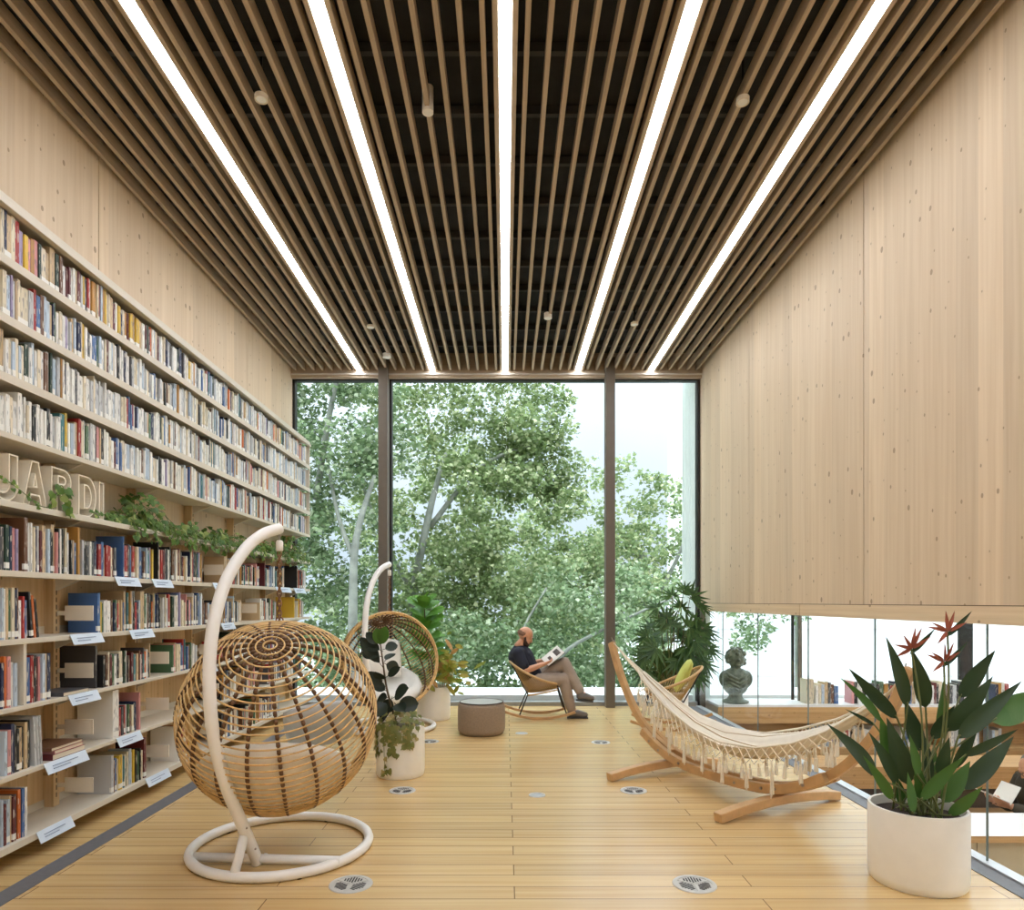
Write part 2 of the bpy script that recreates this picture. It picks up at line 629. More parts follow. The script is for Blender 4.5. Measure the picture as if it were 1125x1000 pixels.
M['bolt'] = plain('steel_bolt', (170, 160, 148), 0.4, metal=0.8)
M['pot'] = plain('white_ceramic', (244, 241, 233), 0.5, var=0.02)
M['soil'] = plain('soil', (58, 46, 38), 0.95, var=0.3, scale=40, bump=0.5)
M['pouf'] = plain('taupe_weave', (150, 132, 114), 0.9, var=0.1, scale=60, bump=0.4, bscale=350)
M['pouf_top'] = plain('pouf_top_sheen', (206, 204, 200), 0.25, var=0.03)  # window reflection on the pouf put into this pale colour
M['dark_trim'] = plain('dark_trim', (72, 62, 56), 0.6)
M['bronze'] = plain('green_glaze', (104, 112, 96), 0.4, var=0.5, scale=14, bump=0.4, bscale=30)
M['skin'] = plain('skin', (214, 158, 126), 0.5, var=0.06, scale=20)
M['beard'] = plain('dark_brown_beard', (66, 46, 36), 0.85, var=0.2, scale=90)
M['stubble'] = plain('cropped_hair', (128, 96, 76), 0.8, var=0.15, scale=120)
M['grey_hair'] = plain('grey_hair', (120, 116, 112), 0.85, var=0.2, scale=90)
M['navy'] = plain('navy_jersey', (36, 40, 54), 0.9, var=0.12, scale=14)
M['taupe'] = plain('taupe_trousers', (160, 144, 130), 0.9, var=0.12, scale=10)
M['olive'] = plain('dark_olive_jacket', (66, 62, 52), 0.9, var=0.12, scale=10)
M['shoe'] = plain('grey_suede', (118, 112, 108), 0.8, var=0.1)
M['sole'] = plain('shoe_sole', (70, 66, 64), 0.8)
M['paper'] = plain('paper', (240, 238, 232), 0.8, var=0.02)
M['ink'] = plain('printed_picture', (92, 84, 80), 0.8, var=0.3, scale=60)
M['book'] = book_mat('book_cover')
M['pages'] = plain('page_edges', (232, 222, 200), 0.9, var=0.05, scale=300)
M['sticker'] = plain('white_sticker', (240, 238, 232), 0.7, var=0.01)
M['tagpaper'] = plain('blue_white_label', (214, 226, 240), 0.4, var=0.03)
M['tagink'] = plain('label_ink', (140, 156, 180), 0.6)
M['letter'] = plain('cream_letter_board', (236, 226, 206), 0.6, var=0.03)
M['strelitzia'] = leaf_mat('strelitzia_leaf', (34, 52, 38), (62, 84, 46), 0.35, 0.1)
M['strelitzia_new'] = leaf_mat('young_strelitzia_leaf', (56, 96, 44), (84, 122, 52), 0.35, 0.12)
M['stalk'] = plain('green_stalk', (104, 112, 62), 0.5, var=0.2, scale=12)
M['flower'] = leaf_mat('orange_bract', (190, 110, 84), (150, 84, 70), 0.5, 0.2)
M['rubber'] = leaf_mat('rubber_leaf', (30, 42, 36), (58, 66, 54), 0.25, 0.06)
M['rubber_new'] = leaf_mat('new_green_leaf', (62, 106, 40), (80, 122, 48), 0.35, 0.15)
M['pothos'] = leaf_mat('pothos_leaf', (104, 116, 58), (150, 146, 84), 0.4, 0.2, mid=(176, 160, 104))
M['fiddle'] = leaf_mat('fiddle_leaf', (62, 116, 44), (120, 170, 70), 0.35, 0.2)
M['croton'] = leaf_mat('croton_leaf', (110, 140, 44), (196, 170, 84), 0.4, 0.25, mid=(196, 150, 92))
M['palm'] = leaf_mat('palm_leaflet', (34, 62, 38), (96, 132, 66), 0.35, 0.12)
M['ivy'] = leaf_mat('ivy_leaf', (58, 96, 40), (120, 150, 66), 0.4, 0.2, mid=(150, 166, 90))
M['cane'] = plain('brown_cane', (88, 74, 52), 0.8, var=0.25, scale=20)
M['tree_a'] = leaf_mat('plane_leaf_mid', (86, 112, 62), (172, 190, 128), 0.5, 0.35, mid=(204, 212, 166))  # leaf tones here and below spread wide to stand for highlights and shade
M['tree_b'] = leaf_mat('plane_leaf_cool', (78, 108, 70), (164, 186, 136), 0.5, 0.35, mid=(196, 208, 174))
M['tree_c'] = leaf_mat('plane_leaf_warm', (96, 124, 74), (182, 198, 142), 0.5, 0.35, mid=(206, 212, 164))
M['bark'] = plain('pale_plane_bark', (142, 146, 136), 0.9, var=0.25, scale=5, bump=0.4)
M['street'] = plain('pale_paving', (206, 208, 206), 0.9, var=0.06, scale=2)
M['facade'] = plain('white_facade', (244, 246, 246), 0.8, var=0.01)
M['facade_line'] = plain('facade_joint', (206, 214, 218), 0.8)
M['fin'] = plain('pale_green_fin', (238, 246, 242), 0.5, var=0.03)
M['blue_panel'] = plain('pale_blue_panel', (164, 192, 212), 0.6)
M['countertop'] = plain('white_worktop', (236, 236, 236), 0.35, var=0.02)
M['beige'] = plain('beige_front', (204, 190, 158), 0.6, var=0.05)
# ================================================================== the setting
YW = 9.75            # front glazing
CZ = 4.80            # underside of the slats
BACK = -3.5


def struct(name, mb, mat, parent=None, **k):
    return mb.build(name, mat, parent, kind=None if parent else 'structure', **k)


fl = struct('floor', MB().box(-3.3, 2.8, BACK, 9.7, -0.12, 0), M['floor'])
struct('trim_1', MB().box(-2.60, -2.48, BACK, 9.62, 0, 0.004), M['grey_strip'])
t2 = struct('trim_2', MB().box(2.61, 2.725, BACK, 9.62, 0, 0.004), M['grey_strip'])
struct('trim_3', MB().box(2.725, 2.80, BACK, 9.62, -0.1, 0.014), M['alu'])
struct('trim_4', MB().box(2.78, 2.82, BACK, 9.7, -0.95, -0.13), M['white'])


def panels(mb, x0, x1, ys, z0, z1, gap=0.011):
    for a, b in zip(ys[:-1], ys[1:]):
        mb.box(x0, x1, a + gap / 2, b - gap / 2, z0, z1)
    return mb


wl = struct('wall_left', panels(MB(), -3.3, -3.06, [BACK, 0.1, 2.6, 5.07, 8.0, 9.85], -0.1, 5.3), M['spruce_left'])
struct('joint_backing', MB().box(-3.29, -3.075, BACK, 9.8, 0, 5.25), M['groove'], wl)
wr = struct('wall_right', panels(MB(), 2.81, 3.06, [BACK, 0.3, 2.8, 5.28, 7.76, 9.85], 1.478, 5.3), M['spruce_left'])
struct('joint_backing', MB().box(2.825, 3.05, BACK, 9.8, 1.45, 5.25), M['groove'], wr)
struct('edge_beam', panels(MB(), 2.80, 3.07, [BACK, 1.5, 6.4, 9.85], 1.367, 1.473), M['spruce_beam'], wr)
struct('wall_back', MB().box(-3.3, 8.9, BACK - 0.2, BACK, -1, 5.3), M['white'])

# ceiling: black soffit, dark rails, wooden slats and light strips between them
ce = struct('ceiling', MB().box(-3.3, 3.1, BACK, 9.75, 5.05, 5.3), M['black'])
y = 3.55 * F / 613.0
for k in range(-12, 14):
    yy = y + k * 0.545
    if BACK < yy < 9.5:
        MB().box(-3.05, 2.8, yy - 0.02, yy + 0.02, 4.985, 5.045).build('ceiling_rail', M['rail'], ce)
lights = (-16, -8, 0, 8, 16)
slots = []
for k in range(-23, 22):
    if k in lights:
        slots += [k * 0.13 - 0.058, k * 0.13 + 0.058]
    else:
        slots.append(k * 0.13)
for x in slots:
    MB().box(x - 0.015, x + 0.015, BACK, 9.62, CZ, CZ + 0.092).build('slat', M['slat'], ce)
which = ('glowing strip light between the slats, the one over the bookcase side', 'glowing strip light between the slats, second from the bookcase wall',
         'glowing strip light running along the middle of the slatted ceiling', 'glowing strip light between the slats, second from the bare timber wall',
         'glowing strip light between the slats, the one by the bare timber wall')
for k, lab in zip(lights, which):
    x = k * 0.13
    st = thing('strip_light', lab, 'ceiling light', (x, 3.0, CZ + 0.06), 0, 'ceiling strip lights')
    MB().box(x - 0.04, x + 0.04, BACK, 9.62, CZ + 0.012, CZ + 0.08).build('housing', M['housing'], st, w=True)
    MB().box(x - 0.036, x + 0.036, BACK, 9.6, CZ - 0.002, CZ + 0.0115).build('diffuser', M['strip'], st, w=True)

# ceiling fittings
def spotlight(px, py, zb, r, h, lab, matname='housing'):
    Y = F * (zb - EYE) / (CY - py)
    x = (px - CX) * Y / F
    s = thing('ceiling_fitting', lab, 'ceiling fitting', (x, Y, zb), 0, 'small round ceiling fittings')
    MB().lathe([(0, 0.004), (r * 0.82, 0.004), (r * 0.86, 0), (r, 0), (r, h), (0, h)], (x, Y, zb), 28).build('body', M[matname], s, smooth=False, w=True)
    MB().lathe([(0, -0.001), (r * 0.7, 0.0), (r * 0.78, 0.003), (0, 0.0035)], (x, Y, zb), 24).build('lens', M['white'], s, w=True)
    MB().tube([(x, Y, zb + h), (x, Y, 5.05)], 0.008, 6).build('stem', M['blackmetal'], s, w=True)


spotlight(470, 124, 4.78, 0.038, 0.17, 'white cylinder lamp hanging between slats near the middle light', 'white_metal')
spotlight(287, 110, 4.77, 0.042, 0.03, 'round cream disc between slats beside the outer light, bookcase side, near camera', 'cream_metal')
spotlight(816, 113, 4.77, 0.042, 0.03, 'round cream disc between slats on the bare timber wall side, near camera', 'cream_metal')
spotlight(407, 360, 4.77, 0.045, 0.025, 'small cream disc between slats above the window end, bookcase side', 'cream_metal')
spotlight(425, 393, 4.76, 0.055, 0.05, 'white dome detector just inside the glazing above the first post', 'white')
spotlight(602, 350, 4.76, 0.045, 0.06, 'short white cylinder between slats next to the middle light, window end', 'white_metal')
spotlight(697, 357, 4.77, 0.045, 0.025, 'small cream disc between slats above the window end, timber wall side', 'cream_metal')

# front glazing
struct('trim_5', MB().box(-3.06, 2.81, 9.62, 9.72, 4.70, 5.1), M['header'])
struct('trim_6', MB().box(-3.06, 2.81, 9.60, 9.625, 4.735, 4.755), M['housing'])
px1, px2 = -1.727, 1.487
for i, x in ((7, px1), (8, px2)):
    p = struct('trim_%d' % i, MB().box(x - 0.065, x + 0.065, 9.50, 9.68, 0, 4.95), M['post'], bevel=0.004)
panes = [(-3.06, px1), (px1, px2), (px2, 2.80)]
for i, (a, b) in enumerate(panes):
    w = struct('window_%d' % (i + 1), MB().box(a + 0.02, b - 0.02, YW, YW + 0.02, 0.02, 4.75), M['glass'])
    fm = MB()
    fm.box(a, a + (0.095 if i else 0.035), 9.69, 9.80, 0, 4.75).box(b - 0.035, b, 9.69, 9.80, 0, 4.75)
    fm.box(a + 0.035, b - 0.035, 9.69, 9.80, 4.68, 4.75)
    fm.build('window_frame', M['frame'], w)
    MB().box(a + 0.035, b - 0.035, 9.68, 9.81, 0.0, 0.055).build('window_sill', M['grey_frame'], w)
struct('trim_9', MB().box(2.80, 2.86, 9.62, 9.85, -0.1, 1.367), M['post'])
MB().box(-3.3, 2.8, 9.71, 9.84, -0.3, 0.0).build('trim_10', M['grey_frame'], None, kind='structure')
struct('trim_11', MB().box(-3.3, 8.9, 10.0, 10.9, -0.5, 0.11), M['white'])

# glass balustrade out on the ledge
gb = thing('glass_balustrade', 'clear frameless glass balustrade outside on the white ledge beyond the glazing', 'balustrade', (0.6, 10.45, 0.11))
xs = [-3.2, -1.3, 0.7, 2.6]
for a, b in zip(xs[:-1], xs[1:]):
    MB().box(a + 0.01, b - 0.01, 10.44, 10.46, 0.1, 1.16).build('glass_pane', M['glass'], gb, w=True)

# side glazing over the lower room
ys = [9.60, 8.55, 7.36, 6.14, 5.03, 3.86, 2.68, 1.5, 0.3, -0.9, -2.1, BACK]
for i, (b, a) in enumerate(zip(ys[:-1], ys[1:])):
    w = struct('window_%d' % (i + 4), MB().box(2.757, 2.769, a + 0.004, b - 0.004, 0.0, 1.37), M['thin_glass'])
    MB().box(2.757, 2.769, a - 0.002, a + 0.002, 0.0, 1.37).build('glass_edge', M['glass_edge'], w)

# the lower room behind the side glazing
struct('floor_lower', MB().box(2.8, 8.7, BACK, 9.9, -1.07, -0.95), M['lower_floor'])
struct('ceiling_lower', MB().box(3.05, 8.9, BACK, 9.9, 2.601, 2.8), M['white'])
struct('wall_lower', MB().box(8.6, 8.8, BACK, 9.9, -1, 2.7), M['white'])
struct('window_20', MB().box(2.86, 8.6, YW, YW + 0.02, 0.05, 2.6), M['glass'])
struct('trim_12', MB().box(2.86, 8.6, 9.68, 9.85, -0.95, 0.08), M['white'])
for i, (a, b, yf) in enumerate(((P(870.3, 0, 9.66).x, P(872.6, 0, 9.66).x, 9.66), (P(877.5, 0, 9.55).x, P(881, 0, 9.55).x, 9.55), (P(1054, 0, 9.5).x, P(1069, 0, 9.5).x, 9.5))):
    struct('trim_%d' % (13 + i), MB().box(a, b, yf, yf + 0.04, 0.02, 2.6), M['post' if i == 1 else 'frame'])
for i, x in enumerate((3.9, 5.2, 6.5, 7.6)):
    st = thing('strip_light', ('glowing strip light on the lower room ceiling, behind the timber wall', 'glowing strip light, second along on the lower room ceiling', 'glowing strip light, third along on the lower room ceiling',
                               'glowing strip light, last along on the lower room ceiling')[i], 'ceiling light', (x, 5, 2.58), 0, 'ceiling strip lights')
    MB().box(x - 0.05, x + 0.05, -2, 9, 2.562, 2.6).build('housing', M['housing'], st, w=True)
    MB().box(x - 0.045, x + 0.045, -2, 9, 2.55, 2.5615).build('diffuser', M['strip'], st, w=True)

# ================================================================== outside
struct('ground', MB().box(-60, 60, 10.9, 120, -5.2, -5.0), M['street'])
wing = struct('wall_exterior', MB().box(2.80, 3.0, 9.86, 10.65, -1, 6.5), M['fin'])
for k in range(9):
    MB().box(2.785, 2.80, 9.9 + k * 0.085, 9.93 + k * 0.085, -1, 6.5).build('rib', M['fin'], wing)
struct('roof', MB().box(-3.4, 8.9, BACK - 0.2, 9.9, 5.3, 5.5), M['white'])
fa = thing('neighbour_building', 'blank white panelled building outside, seen through the lower room glazing', 'building', (20, 26, -5))
MB().box(8.2, 44, 26, 34, -5, 13).build('wall', M['facade'], fa, w=True)
lm = MB()
for k in range(12):
    lm.box(8.2 + k * 3.0, 8.24 + k * 3.0, 25.985, 26.0, -5, 13)
for z in (-3.2, -1.4, 0.4, 2.2, 4.0):
    lm.box(8.2, 44, 25.985, 26.0, z, z + 0.035)
lm.build('joint_grid', M['facade_line'], fa, w=True)
bp = MB()
for a, b in ((9.5, 10.3), (10.9, 12.9), (14.0, 15.4), (16.5, 19.0)):
    MB().box(a, b, 25.96, 25.98, -2.9, -2.15).build('window_band', M['blue_panel'], fa, w=True)

# ---- plane trees
PL = np.array([(0, 0), (0.30, 0.02), (0.50, 0.30), (0.27, 0.34), (0.34, 0.62), (0.14, 0.56), (0.0, 1.0), (-0.14, 0.56), (-0.34, 0.62), (-0.27, 0.34), (-0.50, 0.30), (-0.30, 0.02)])


def leaf_cloud(name, centers, radii, counts, size, mat, parent, off):
    nv = len(PL)
    pos = []
    for c, r, k in zip(centers, radii, counts):
        d = rng.normal(size=(k, 3))
        d /= np.linalg.norm(d, axis=1)[:, None]
        rr = r * rng.random(k) ** 0.42
        p = d * rr[:, None]
        p[:, 2] *= 0.6
        pos.append(p + np.asarray(c))
    pos = np.concatenate(pos)
    n = len(pos)
    nr = rng.normal(size=(n, 3)) * 0.55 + np.array([0, -0.35, 0.75])
    nr /= np.linalg.norm(nr, axis=1)[:, None]
    dv = rng.normal(size=(n, 3)) * 0.8 + np.array([0, -0.2, -0.55])
    dv -= nr * (dv * nr).sum(1)[:, None]
    dv /= np.linalg.norm(dv, axis=1)[:, None]
    sv = np.cross(dv, nr)
    sz = size * (0.7 + 0.6 * rng.random(n))
    x, yy = PL[:, 0], PL[:, 1]
    lift = -(0.35 * np.abs(x) + 0.22 * yy * yy)
    v = pos[:, None, :] + sz[:, None, None] * (sv[:, None, :] * x[None, :, None] + dv[:, None, :] * yy[None, :, None] + nr[:, None, :] * lift[None, :, None])
    v = v.reshape(-1, 3) - np.asarray(off)
    tri = np.array([(0, i, i + 1) for i in range(1, nv - 1)])
    f = (np.arange(n)[:, None, None] * nv + tri[None]).reshape(-1, 3)
    return np_mesh(name, v, f, mat, parent)


def tree(label, base, trunk, crowns, mat, ncl, per, size, branches=(), seed=1):
    """crowns: list of (center, (rx,ry,rz)); trunk: list of (point, radius)"""
    global rng
    rng = np.random.default_rng(seed)
    rd = random.Random(seed)
    t = thing('plane_tree', label, 'tree', base, 0, 'plane trees outside the glazing')
    b = MB()
    b.tube(spline([p for p, r in trunk], 5), list(np.interp(np.linspace(0, len(trunk) - 1, (len(trunk) - 1) * 5 + 1), range(len(trunk)), [r for p, r in trunk])), 10)
    b.build('trunk', M['bark'], t, smooth=True, w=True)
    for pts, r0, r1 in branches:
        s = spline(pts, 5)
        MB().tube(s, list(np.linspace(r0, r1, len(s))), 8).build('branch', M['bark'], t, smooth=True, w=True)
    cs, rs = [], []
    vol = [c[1][0] * c[1][2] for c in crowns]
    for (c, (rx, ry, rz)), vv in zip(crowns, vol):
        for i in range(max(1, int(ncl * vv / sum(vol)))):
            d = rng.normal(size=3)
            d /= np.linalg.norm(d)
            q = d * (rng.random() ** 0.4)
            cs.append((c[0] + q[0] * rx, c[1] + q[1] * ry, c[2] + q[2] * rz))
            rs.append(rd.uniform(0.3, 0.75))
    leaf_cloud('foliage', cs, rs, [int(1.9 * per * r / 0.5) for r in rs], size * 0.74, M[mat], t, base)
    return t


tree('big plane tree filling the middle of the glazing with a leaning pale stem', (-1.5, 16.2, -5),
     [((-1.5, 16.2, -5), 0.24), ((-1.9, 16, -1), 0.2), ((-2.15, 15.6, 1.2), 0.11), ((-1.72, 15.1, 3.4), 0.08), ((-1.4, 15.9, 5.0), 0.04)],
     [((-1.1, 16.4, 5.3), (3.0, 1.9, 4.2)), ((-0.6, 16.4, 1.2), (2.7, 1.7, 2.6)), ((0.9, 16.2, 4.6), (1.35, 1.2, 1.3))], 'tree_a', 250, 62, 0.15,
     [([(-2.1, 15.7, 1.6), (-3.0, 16, 3.2), (-3.6, 16, 5)], 0.06, 0.03), ([(-1.7, 15.3, 3.2), (-0.6, 15.6, 4.6), (0.6, 15.9, 5.2)], 0.07, 0.03)], 3)
tree('plane tree with a forked pale trunk behind the bookcase end of the glazing', (-2.85, 12.6, -5),
     [((-2.95, 13.0, -5), 0.15), ((-2.95, 13.0, -1), 0.11), ((-2.94, 13.0, 1.2), 0.09), ((-2.9, 13.1, 2.7), 0.07), ((-2.6, 13.4, 4.0), 0.035)],
     [((-4.3, 14.2, 4.8), (2.2, 1.4, 3.6)), ((-3.8, 14.4, 0.8), (1.9, 1.4, 2.4))], 'tree_b', 190, 60, 0.14,
     [([(-2.92, 13.05, 2.3), (-3.3, 13.3, 3.2), (-3.6, 13.6, 4.4)], 0.055, 0.03), ([(-3.9, 13.9, 3.6), (-3.5, 13.4, 5.2), (-3.2, 13.3, 6.4)], 0.07, 0.04)], 4)
tree('rounded plane tree standing lower, under open sky behind the second post', (4.2, 20.5, -5),
     [((4.2, 20.5, -5), 0.25), ((4.3, 20.4, -1), 0.2), ((4.2, 20.5, 3), 0.12)],
     [((4.1, 20.3, 2.5), (3.0, 1.8, 3.5)), ((1.5, 21, 1.6), (2.2, 1.5, 3.4))], 'tree_c', 190, 58, 0.165,
     [([(4.2, 20.4, 1), (5.0, 19.9, 2.6), (5.6, 19.7, 4.2)], 0.08, 0.03)], 5)
tree('plane tree with a long slanting pale branch behind the reading man', (1.1, 14.6, -5),
     [((1.1, 14.6, -5), 0.2), ((0.9, 14.2, -2), 0.16), ((0.75, 13.6, -0.6), 0.13)],
     [((2.0, 14.7, 0.7), (2.1, 1.2, 2.0)), ((-0.6, 14.7, -0.3), (2.4, 1.2, 1.5))], 'tree_b', 120, 52, 0.14,
     [([(0.75, 13.6, -0.6), (1.15, 13.7, 0.4), (2.1, 13.7, 0.98), (3.5, 13.9, 1.6)], 0.055, 0.022), ([(0.8, 13.6, -0.4), (0.3, 14.2, 0.6), (0.9, 14.6, 1.8)], 0.045, 0.02)], 6)
tree('distant plane tree closing the gap beneath the others, behind the glazing', (-3.2, 23, -5),
     [((-3.2, 23, -5), 0.25), ((-3.2, 23, 2), 0.15)],
     [((-2.6, 23, 2.2), (4.6, 1.5, 5.6)), ((1.0, 24, 0.6), (3.6, 1.4, 3.8))], 'tree_a', 190, 50, 0.2, (), 8)
tree('plane tree whose low bough hangs outside the lower room glazing', (7.62, 17.5, -5),
     [((7.62, 17.5, -5), 0.1), ((7.62, 17.5, 0), 0.09), ((7.55, 17.4, 3), 0.08)],
     [((6.35, 16.6, 1.05), (0.85, 0.7, 0.6)), ((6.9, 17, 3.4), (1.6, 1.2, 1.8))], 'tree_b', 40, 60, 0.14,
     [([(7.58, 17.4, 2.4), (6.9, 16.9, 1.9), (6.2, 16.6, 1.2)], 0.05, 0.02)], 9)

# ================================================================== light and camera
wd = bpy.data.worlds.new('sky')
sc.world = wd
wd.use_nodes = True
t = wd.node_tree
bg = t.nodes['Background']
tc = N(t, 'ShaderNodeTexCoord')
no = N(t, 'ShaderNodeTexNoise')
no.inputs['Scale'].default_value = 2.2
no.inputs['Detail'].default_value = 5
t.links.new(tc.outputs['Generated'], no.inputs['Vector'])
t.links.new(mixc(t, ramp(t, no.outputs[0], 0.35, 0.7), (0.74, 0.87, 1.0), (0.90, 0.96, 1.0)), bg.inputs[0])
# overcast sky: brighter overhead than at the horizon
sp_ = N(t, 'ShaderNodeSeparateXYZ')
t.links.new(tc.outputs['Generated'], sp_.inputs[0])
up_ = math_n(t, 'MAXIMUM', sp_.outputs[2], 0.0)
t.links.new(math_n(t, 'MULTIPLY_ADD', math_n(t, 'POWER', up_, 2.0), 6.0, 1.0), bg.inputs[1])
sun = bpy.data.lights.new('sun', 'SUN')
sun.energy = 1.0
sun.angle = math.radians(25)
so = bpy.data.objects.new('sun', sun)
COL.objects.link(so)
so.rotation_euler = (math.radians(42), 0, math.radians(-25))

cam = bpy.data.cameras.new('camera')
co = bpy.data.objects.new('camera', cam)
COL.objects.link(co)
co.location = (0, 0, EYE)
co.rotation_euler = (PI / 2, 0, 0)
cam.sensor_fit = 'HORIZONTAL'
cam.sensor_width = 36
cam.lens = F / 1125 * 36
cam.shift_x = (562.5 - CX) / 1125
cam.shift_y = (CY - 500) / 1125
cam.clip_start = 0.05
cam.clip_end = 400
sc.camera = co
sc.view_settings.view_transform = 'Standard'
sc.view_settings.look = 'None'
sc.view_settings.gamma = 1
sc.view_settings.exposure = 0
sc.cycles.max_bounces = 8
sc.cycles.diffuse_bounces = 4
sc.cycles.glossy_bounces = 3
sc.cycles.transparent_max_bounces = 16
sc.cycles.sample_clamp_indirect = 6
sc.cycles.caustics_reflective = False
sc.cycles.caustics_refractive = False
# ================================================================== bookcase on the wall
SX = -2.75           # front edge of the shelves
WX = -3.055
FRONT = -2.775       # spines
SHELVES = [(3.745, 0.06), (3.41, 0.05), (3.086, 0.05), (2.763, 0.05), (2.436, 0.032), (2.06, 0.036), (1.673, 0.034), (1.287, 0.03), (0.905, 0.024), (0.529, 0.026), (0.142, 0.04)]
BY0, BY1 = 2.6, 9.5
UPR = [2.55, 3.52, 4.48, 5.46, 6.44, 7.42, 8.4, 9.36]
bc = thing('bookcase', 'wall-mounted timber and cream bookcase with eleven long shelves reaching the glazing', 'bookcase', (SX, 6.0, 0.1))
for i, (z, th) in enumerate(SHELVES):
    mb = MB().box(WX, SX, BY0, BY1, z - min(th, 0.024), z)
    mb.box(SX - 0.012, SX + 0.0005, BY0, BY1, z - th, z - 0.0005)
    if i == 0:
        mb.box(SX - 0.03, SX + 0.012, BY0, BY1, z - th - 0.004, z - th * 0.55)
    s = mb.build('shelf', M['shelf'], bc, w=True, bevel=0.002)
    if i >= 5:
        MB().box(WX, WX + 0.01, BY0, BY1, z, z + 0.05).build('back_lip', M['shelf'], s, w=True)
for u in UPR:
    up = MB().box(WX, WX + 0.07, u - 0.03, u + 0.03, 0.1, 2.42).build('upright', M['shelfwood'], bc, w=True)
    sl = MB()
    for k in range(46):
        sl.box(WX + 0.0695, WX + 0.0712, u - 0.004, u + 0.004, 0.2 + k * 0.048, 0.23 + k * 0.048)
    sl.build('slot_row', M['frame'], up, w=True)
    for z, th in SHELVES[4:10]:
        m = MB()
        a = [(WX + 0.07, u - 0.012, z - 0.024), (SX - 0.06, u - 0.012, z - 0.024), (WX + 0.07, u - 0.012, z - 0.10)]
        b = [(x, u + 0.012, zz) for x, _, zz in a]
        m.add(a + b, [(0, 1, 2), (5, 4, 3), (0, 3, 4, 1), (1, 4, 5, 2), (2, 5, 3, 0)])
        m.build('bracket', M['shelf'], bc, w=True)
for z0, z1 in ((0.1, 2.03),):
    for a, b in zip(UPR[:-1], UPR[1:]):
        MB().box(WX - 0.004, WX + 0.006, a + 0.03, b - 0.03, z0, z1).build('back_panel', M['shelfwood'], bc, w=True)
# the white end panel standing in the third shelf from the bottom
MB().box(WX + 0.02, SX - 0.01, 3.86, 3.885, 0.906, 1.255).build('divider', M['shelf'], bc, w=True)
for z in (3.41, 3.086, 2.763, 2.436):
    MB().box(WX + 0.02, SX - 0.005, BY1 - 0.02, BY1, z, z + 0.27).build('end_panel', M['shelf'], bc, w=True)

ORD1 = ['zeroth', 'first', 'second', 'third', 'fourth', 'fifth', 'sixth', 'seventh', 'eighth', 'ninth', 'tenth', 'eleventh', 'twelfth', 'thirteenth', 'fourteenth', 'fifteenth',
        'sixteenth', 'seventeenth', 'eighteenth', 'nineteenth']
TENS = ['', '', 'twent', 'thirt', 'fort', 'fift', 'sixt', 'sevent', 'eight', 'ninet']


def ordinal(n):
    if n < 20:
        return ORD1[n]
    if n < 100:
        return TENS[n // 10] + ('ieth' if n % 10 == 0 else 'y-' + ORD1[n % 10])
    return 'hundred' + ('th' if n == 100 else '-and-' + ordinal(n - 100))


PAL = [('white', (236, 235, 230)), ('cream', (226, 214, 188)), ('pale blue', (186, 202, 218)), ('light grey', (196, 198, 200)), ('blue', (70, 104, 156)), ('navy', (38, 46, 78)), ('black', (34, 33, 34)),
       ('dark grey', (82, 82, 86)), ('red', (166, 48, 44)), ('maroon', (98, 36, 40)), ('pink', (214, 150, 148)), ('yellow', (218, 182, 62)), ('ochre', (188, 138, 66)), ('orange', (208, 112, 52)),
       ('green', (74, 108, 76)), ('dark green', (42, 64, 52)), ('teal', (66, 122, 130)), ('brown', (112, 76, 54)), ('beige', (204, 178, 140)), ('lilac', (162, 150, 184))]
CD = dict(PAL)
W_TOP = [12, 16, 4, 5, 2, 3, 4, 5, 9, 5, 4, 6, 6, 4, 3, 4, 2, 7, 12, 2]
W_UP = [46, 18, 18, 12, 4, 4, 3, 3, 2.5, 1.5, 2, 1.5, 2, 1.5, 1, 1, 2, 2, 5, 2]
W_LOW = [16, 14, 5, 6, 6, 8, 10, 6, 5, 3, 4, 2, 4, 3, 4, 3, 3, 6, 10, 1]
br = random.Random(21)
BOOKS = []           # dict(y or x, w, h, d, z, col, face, lean, row, idx)


def pick(ws):
    return br.choices(PAL, ws)[0]


def run(row, z, y0, y1, ws, hlo, hhi, tlo, thi, dep=(0.15, 0.21), lean_end=0, gapp=0.0):
    y = y0
    hcur = br.uniform(hlo, hhi)
    while True:
        w = br.uniform(tlo, thi) * (1.5 if br.random() < 0.1 else 1)
        if y + w > y1:
            break
        if br.random() < 0.3:
            hcur = br.uniform(hlo, hhi)
        h = min(hhi, max(hlo, hcur + br.uniform(-0.02, 0.02)))
        if row >= 4 and any(abs(y + w / 2 - u) < 0.05 for u in UPR):
            h = min(h, 0.245)
        nm, c = pick(ws)
        BOOKS.append(dict(p=y + w / 2, w=w - 0.0015, h=h, d=br.uniform(*dep), z=z, col=c, nm=nm, face='x', fr=FRONT - abs(br.gauss(0, 0.008)), lean=0, row=row))
        y += w
        if gapp and br.random() < gapp:
            y += br.uniform(0.02, 0.12)
    return y


def special(row, z, y, nm, w, h, d, fr=FRONT):
    BOOKS.append(dict(p=y, w=w, h=h, d=d, z=z, col=CD[nm], nm=nm, face='x', fr=fr, lean=0, row=row, cover=1))


R = ['in the topmost book row', 'in the second book row from the top', 'in the third book row from the top', 'in the row over the big letters',
     'in the row under the big letters', 'two shelves under the big letters', 'three shelves under the big letters', 'four shelves under the big letters', 'on the lowest shelf']
Z = {i: SHELVES[j][0] + 0.0005 for i, j in zip(range(9), (1, 2, 3, 4, 6, 7, 8, 9, 10))}
y = run(0, Z[0], 3.62, 5.3, W_TOP, 0.205, 0.262, 0.018, 0.036)
run(0, Z[0], y, 9.42, W_UP, 0.205, 0.262, 0.018, 0.034)
for r in (1, 2, 3):
    run(r, Z[r], 3.60, 9.42, W_UP, 0.2, 0.258, 0.016, 0.034)
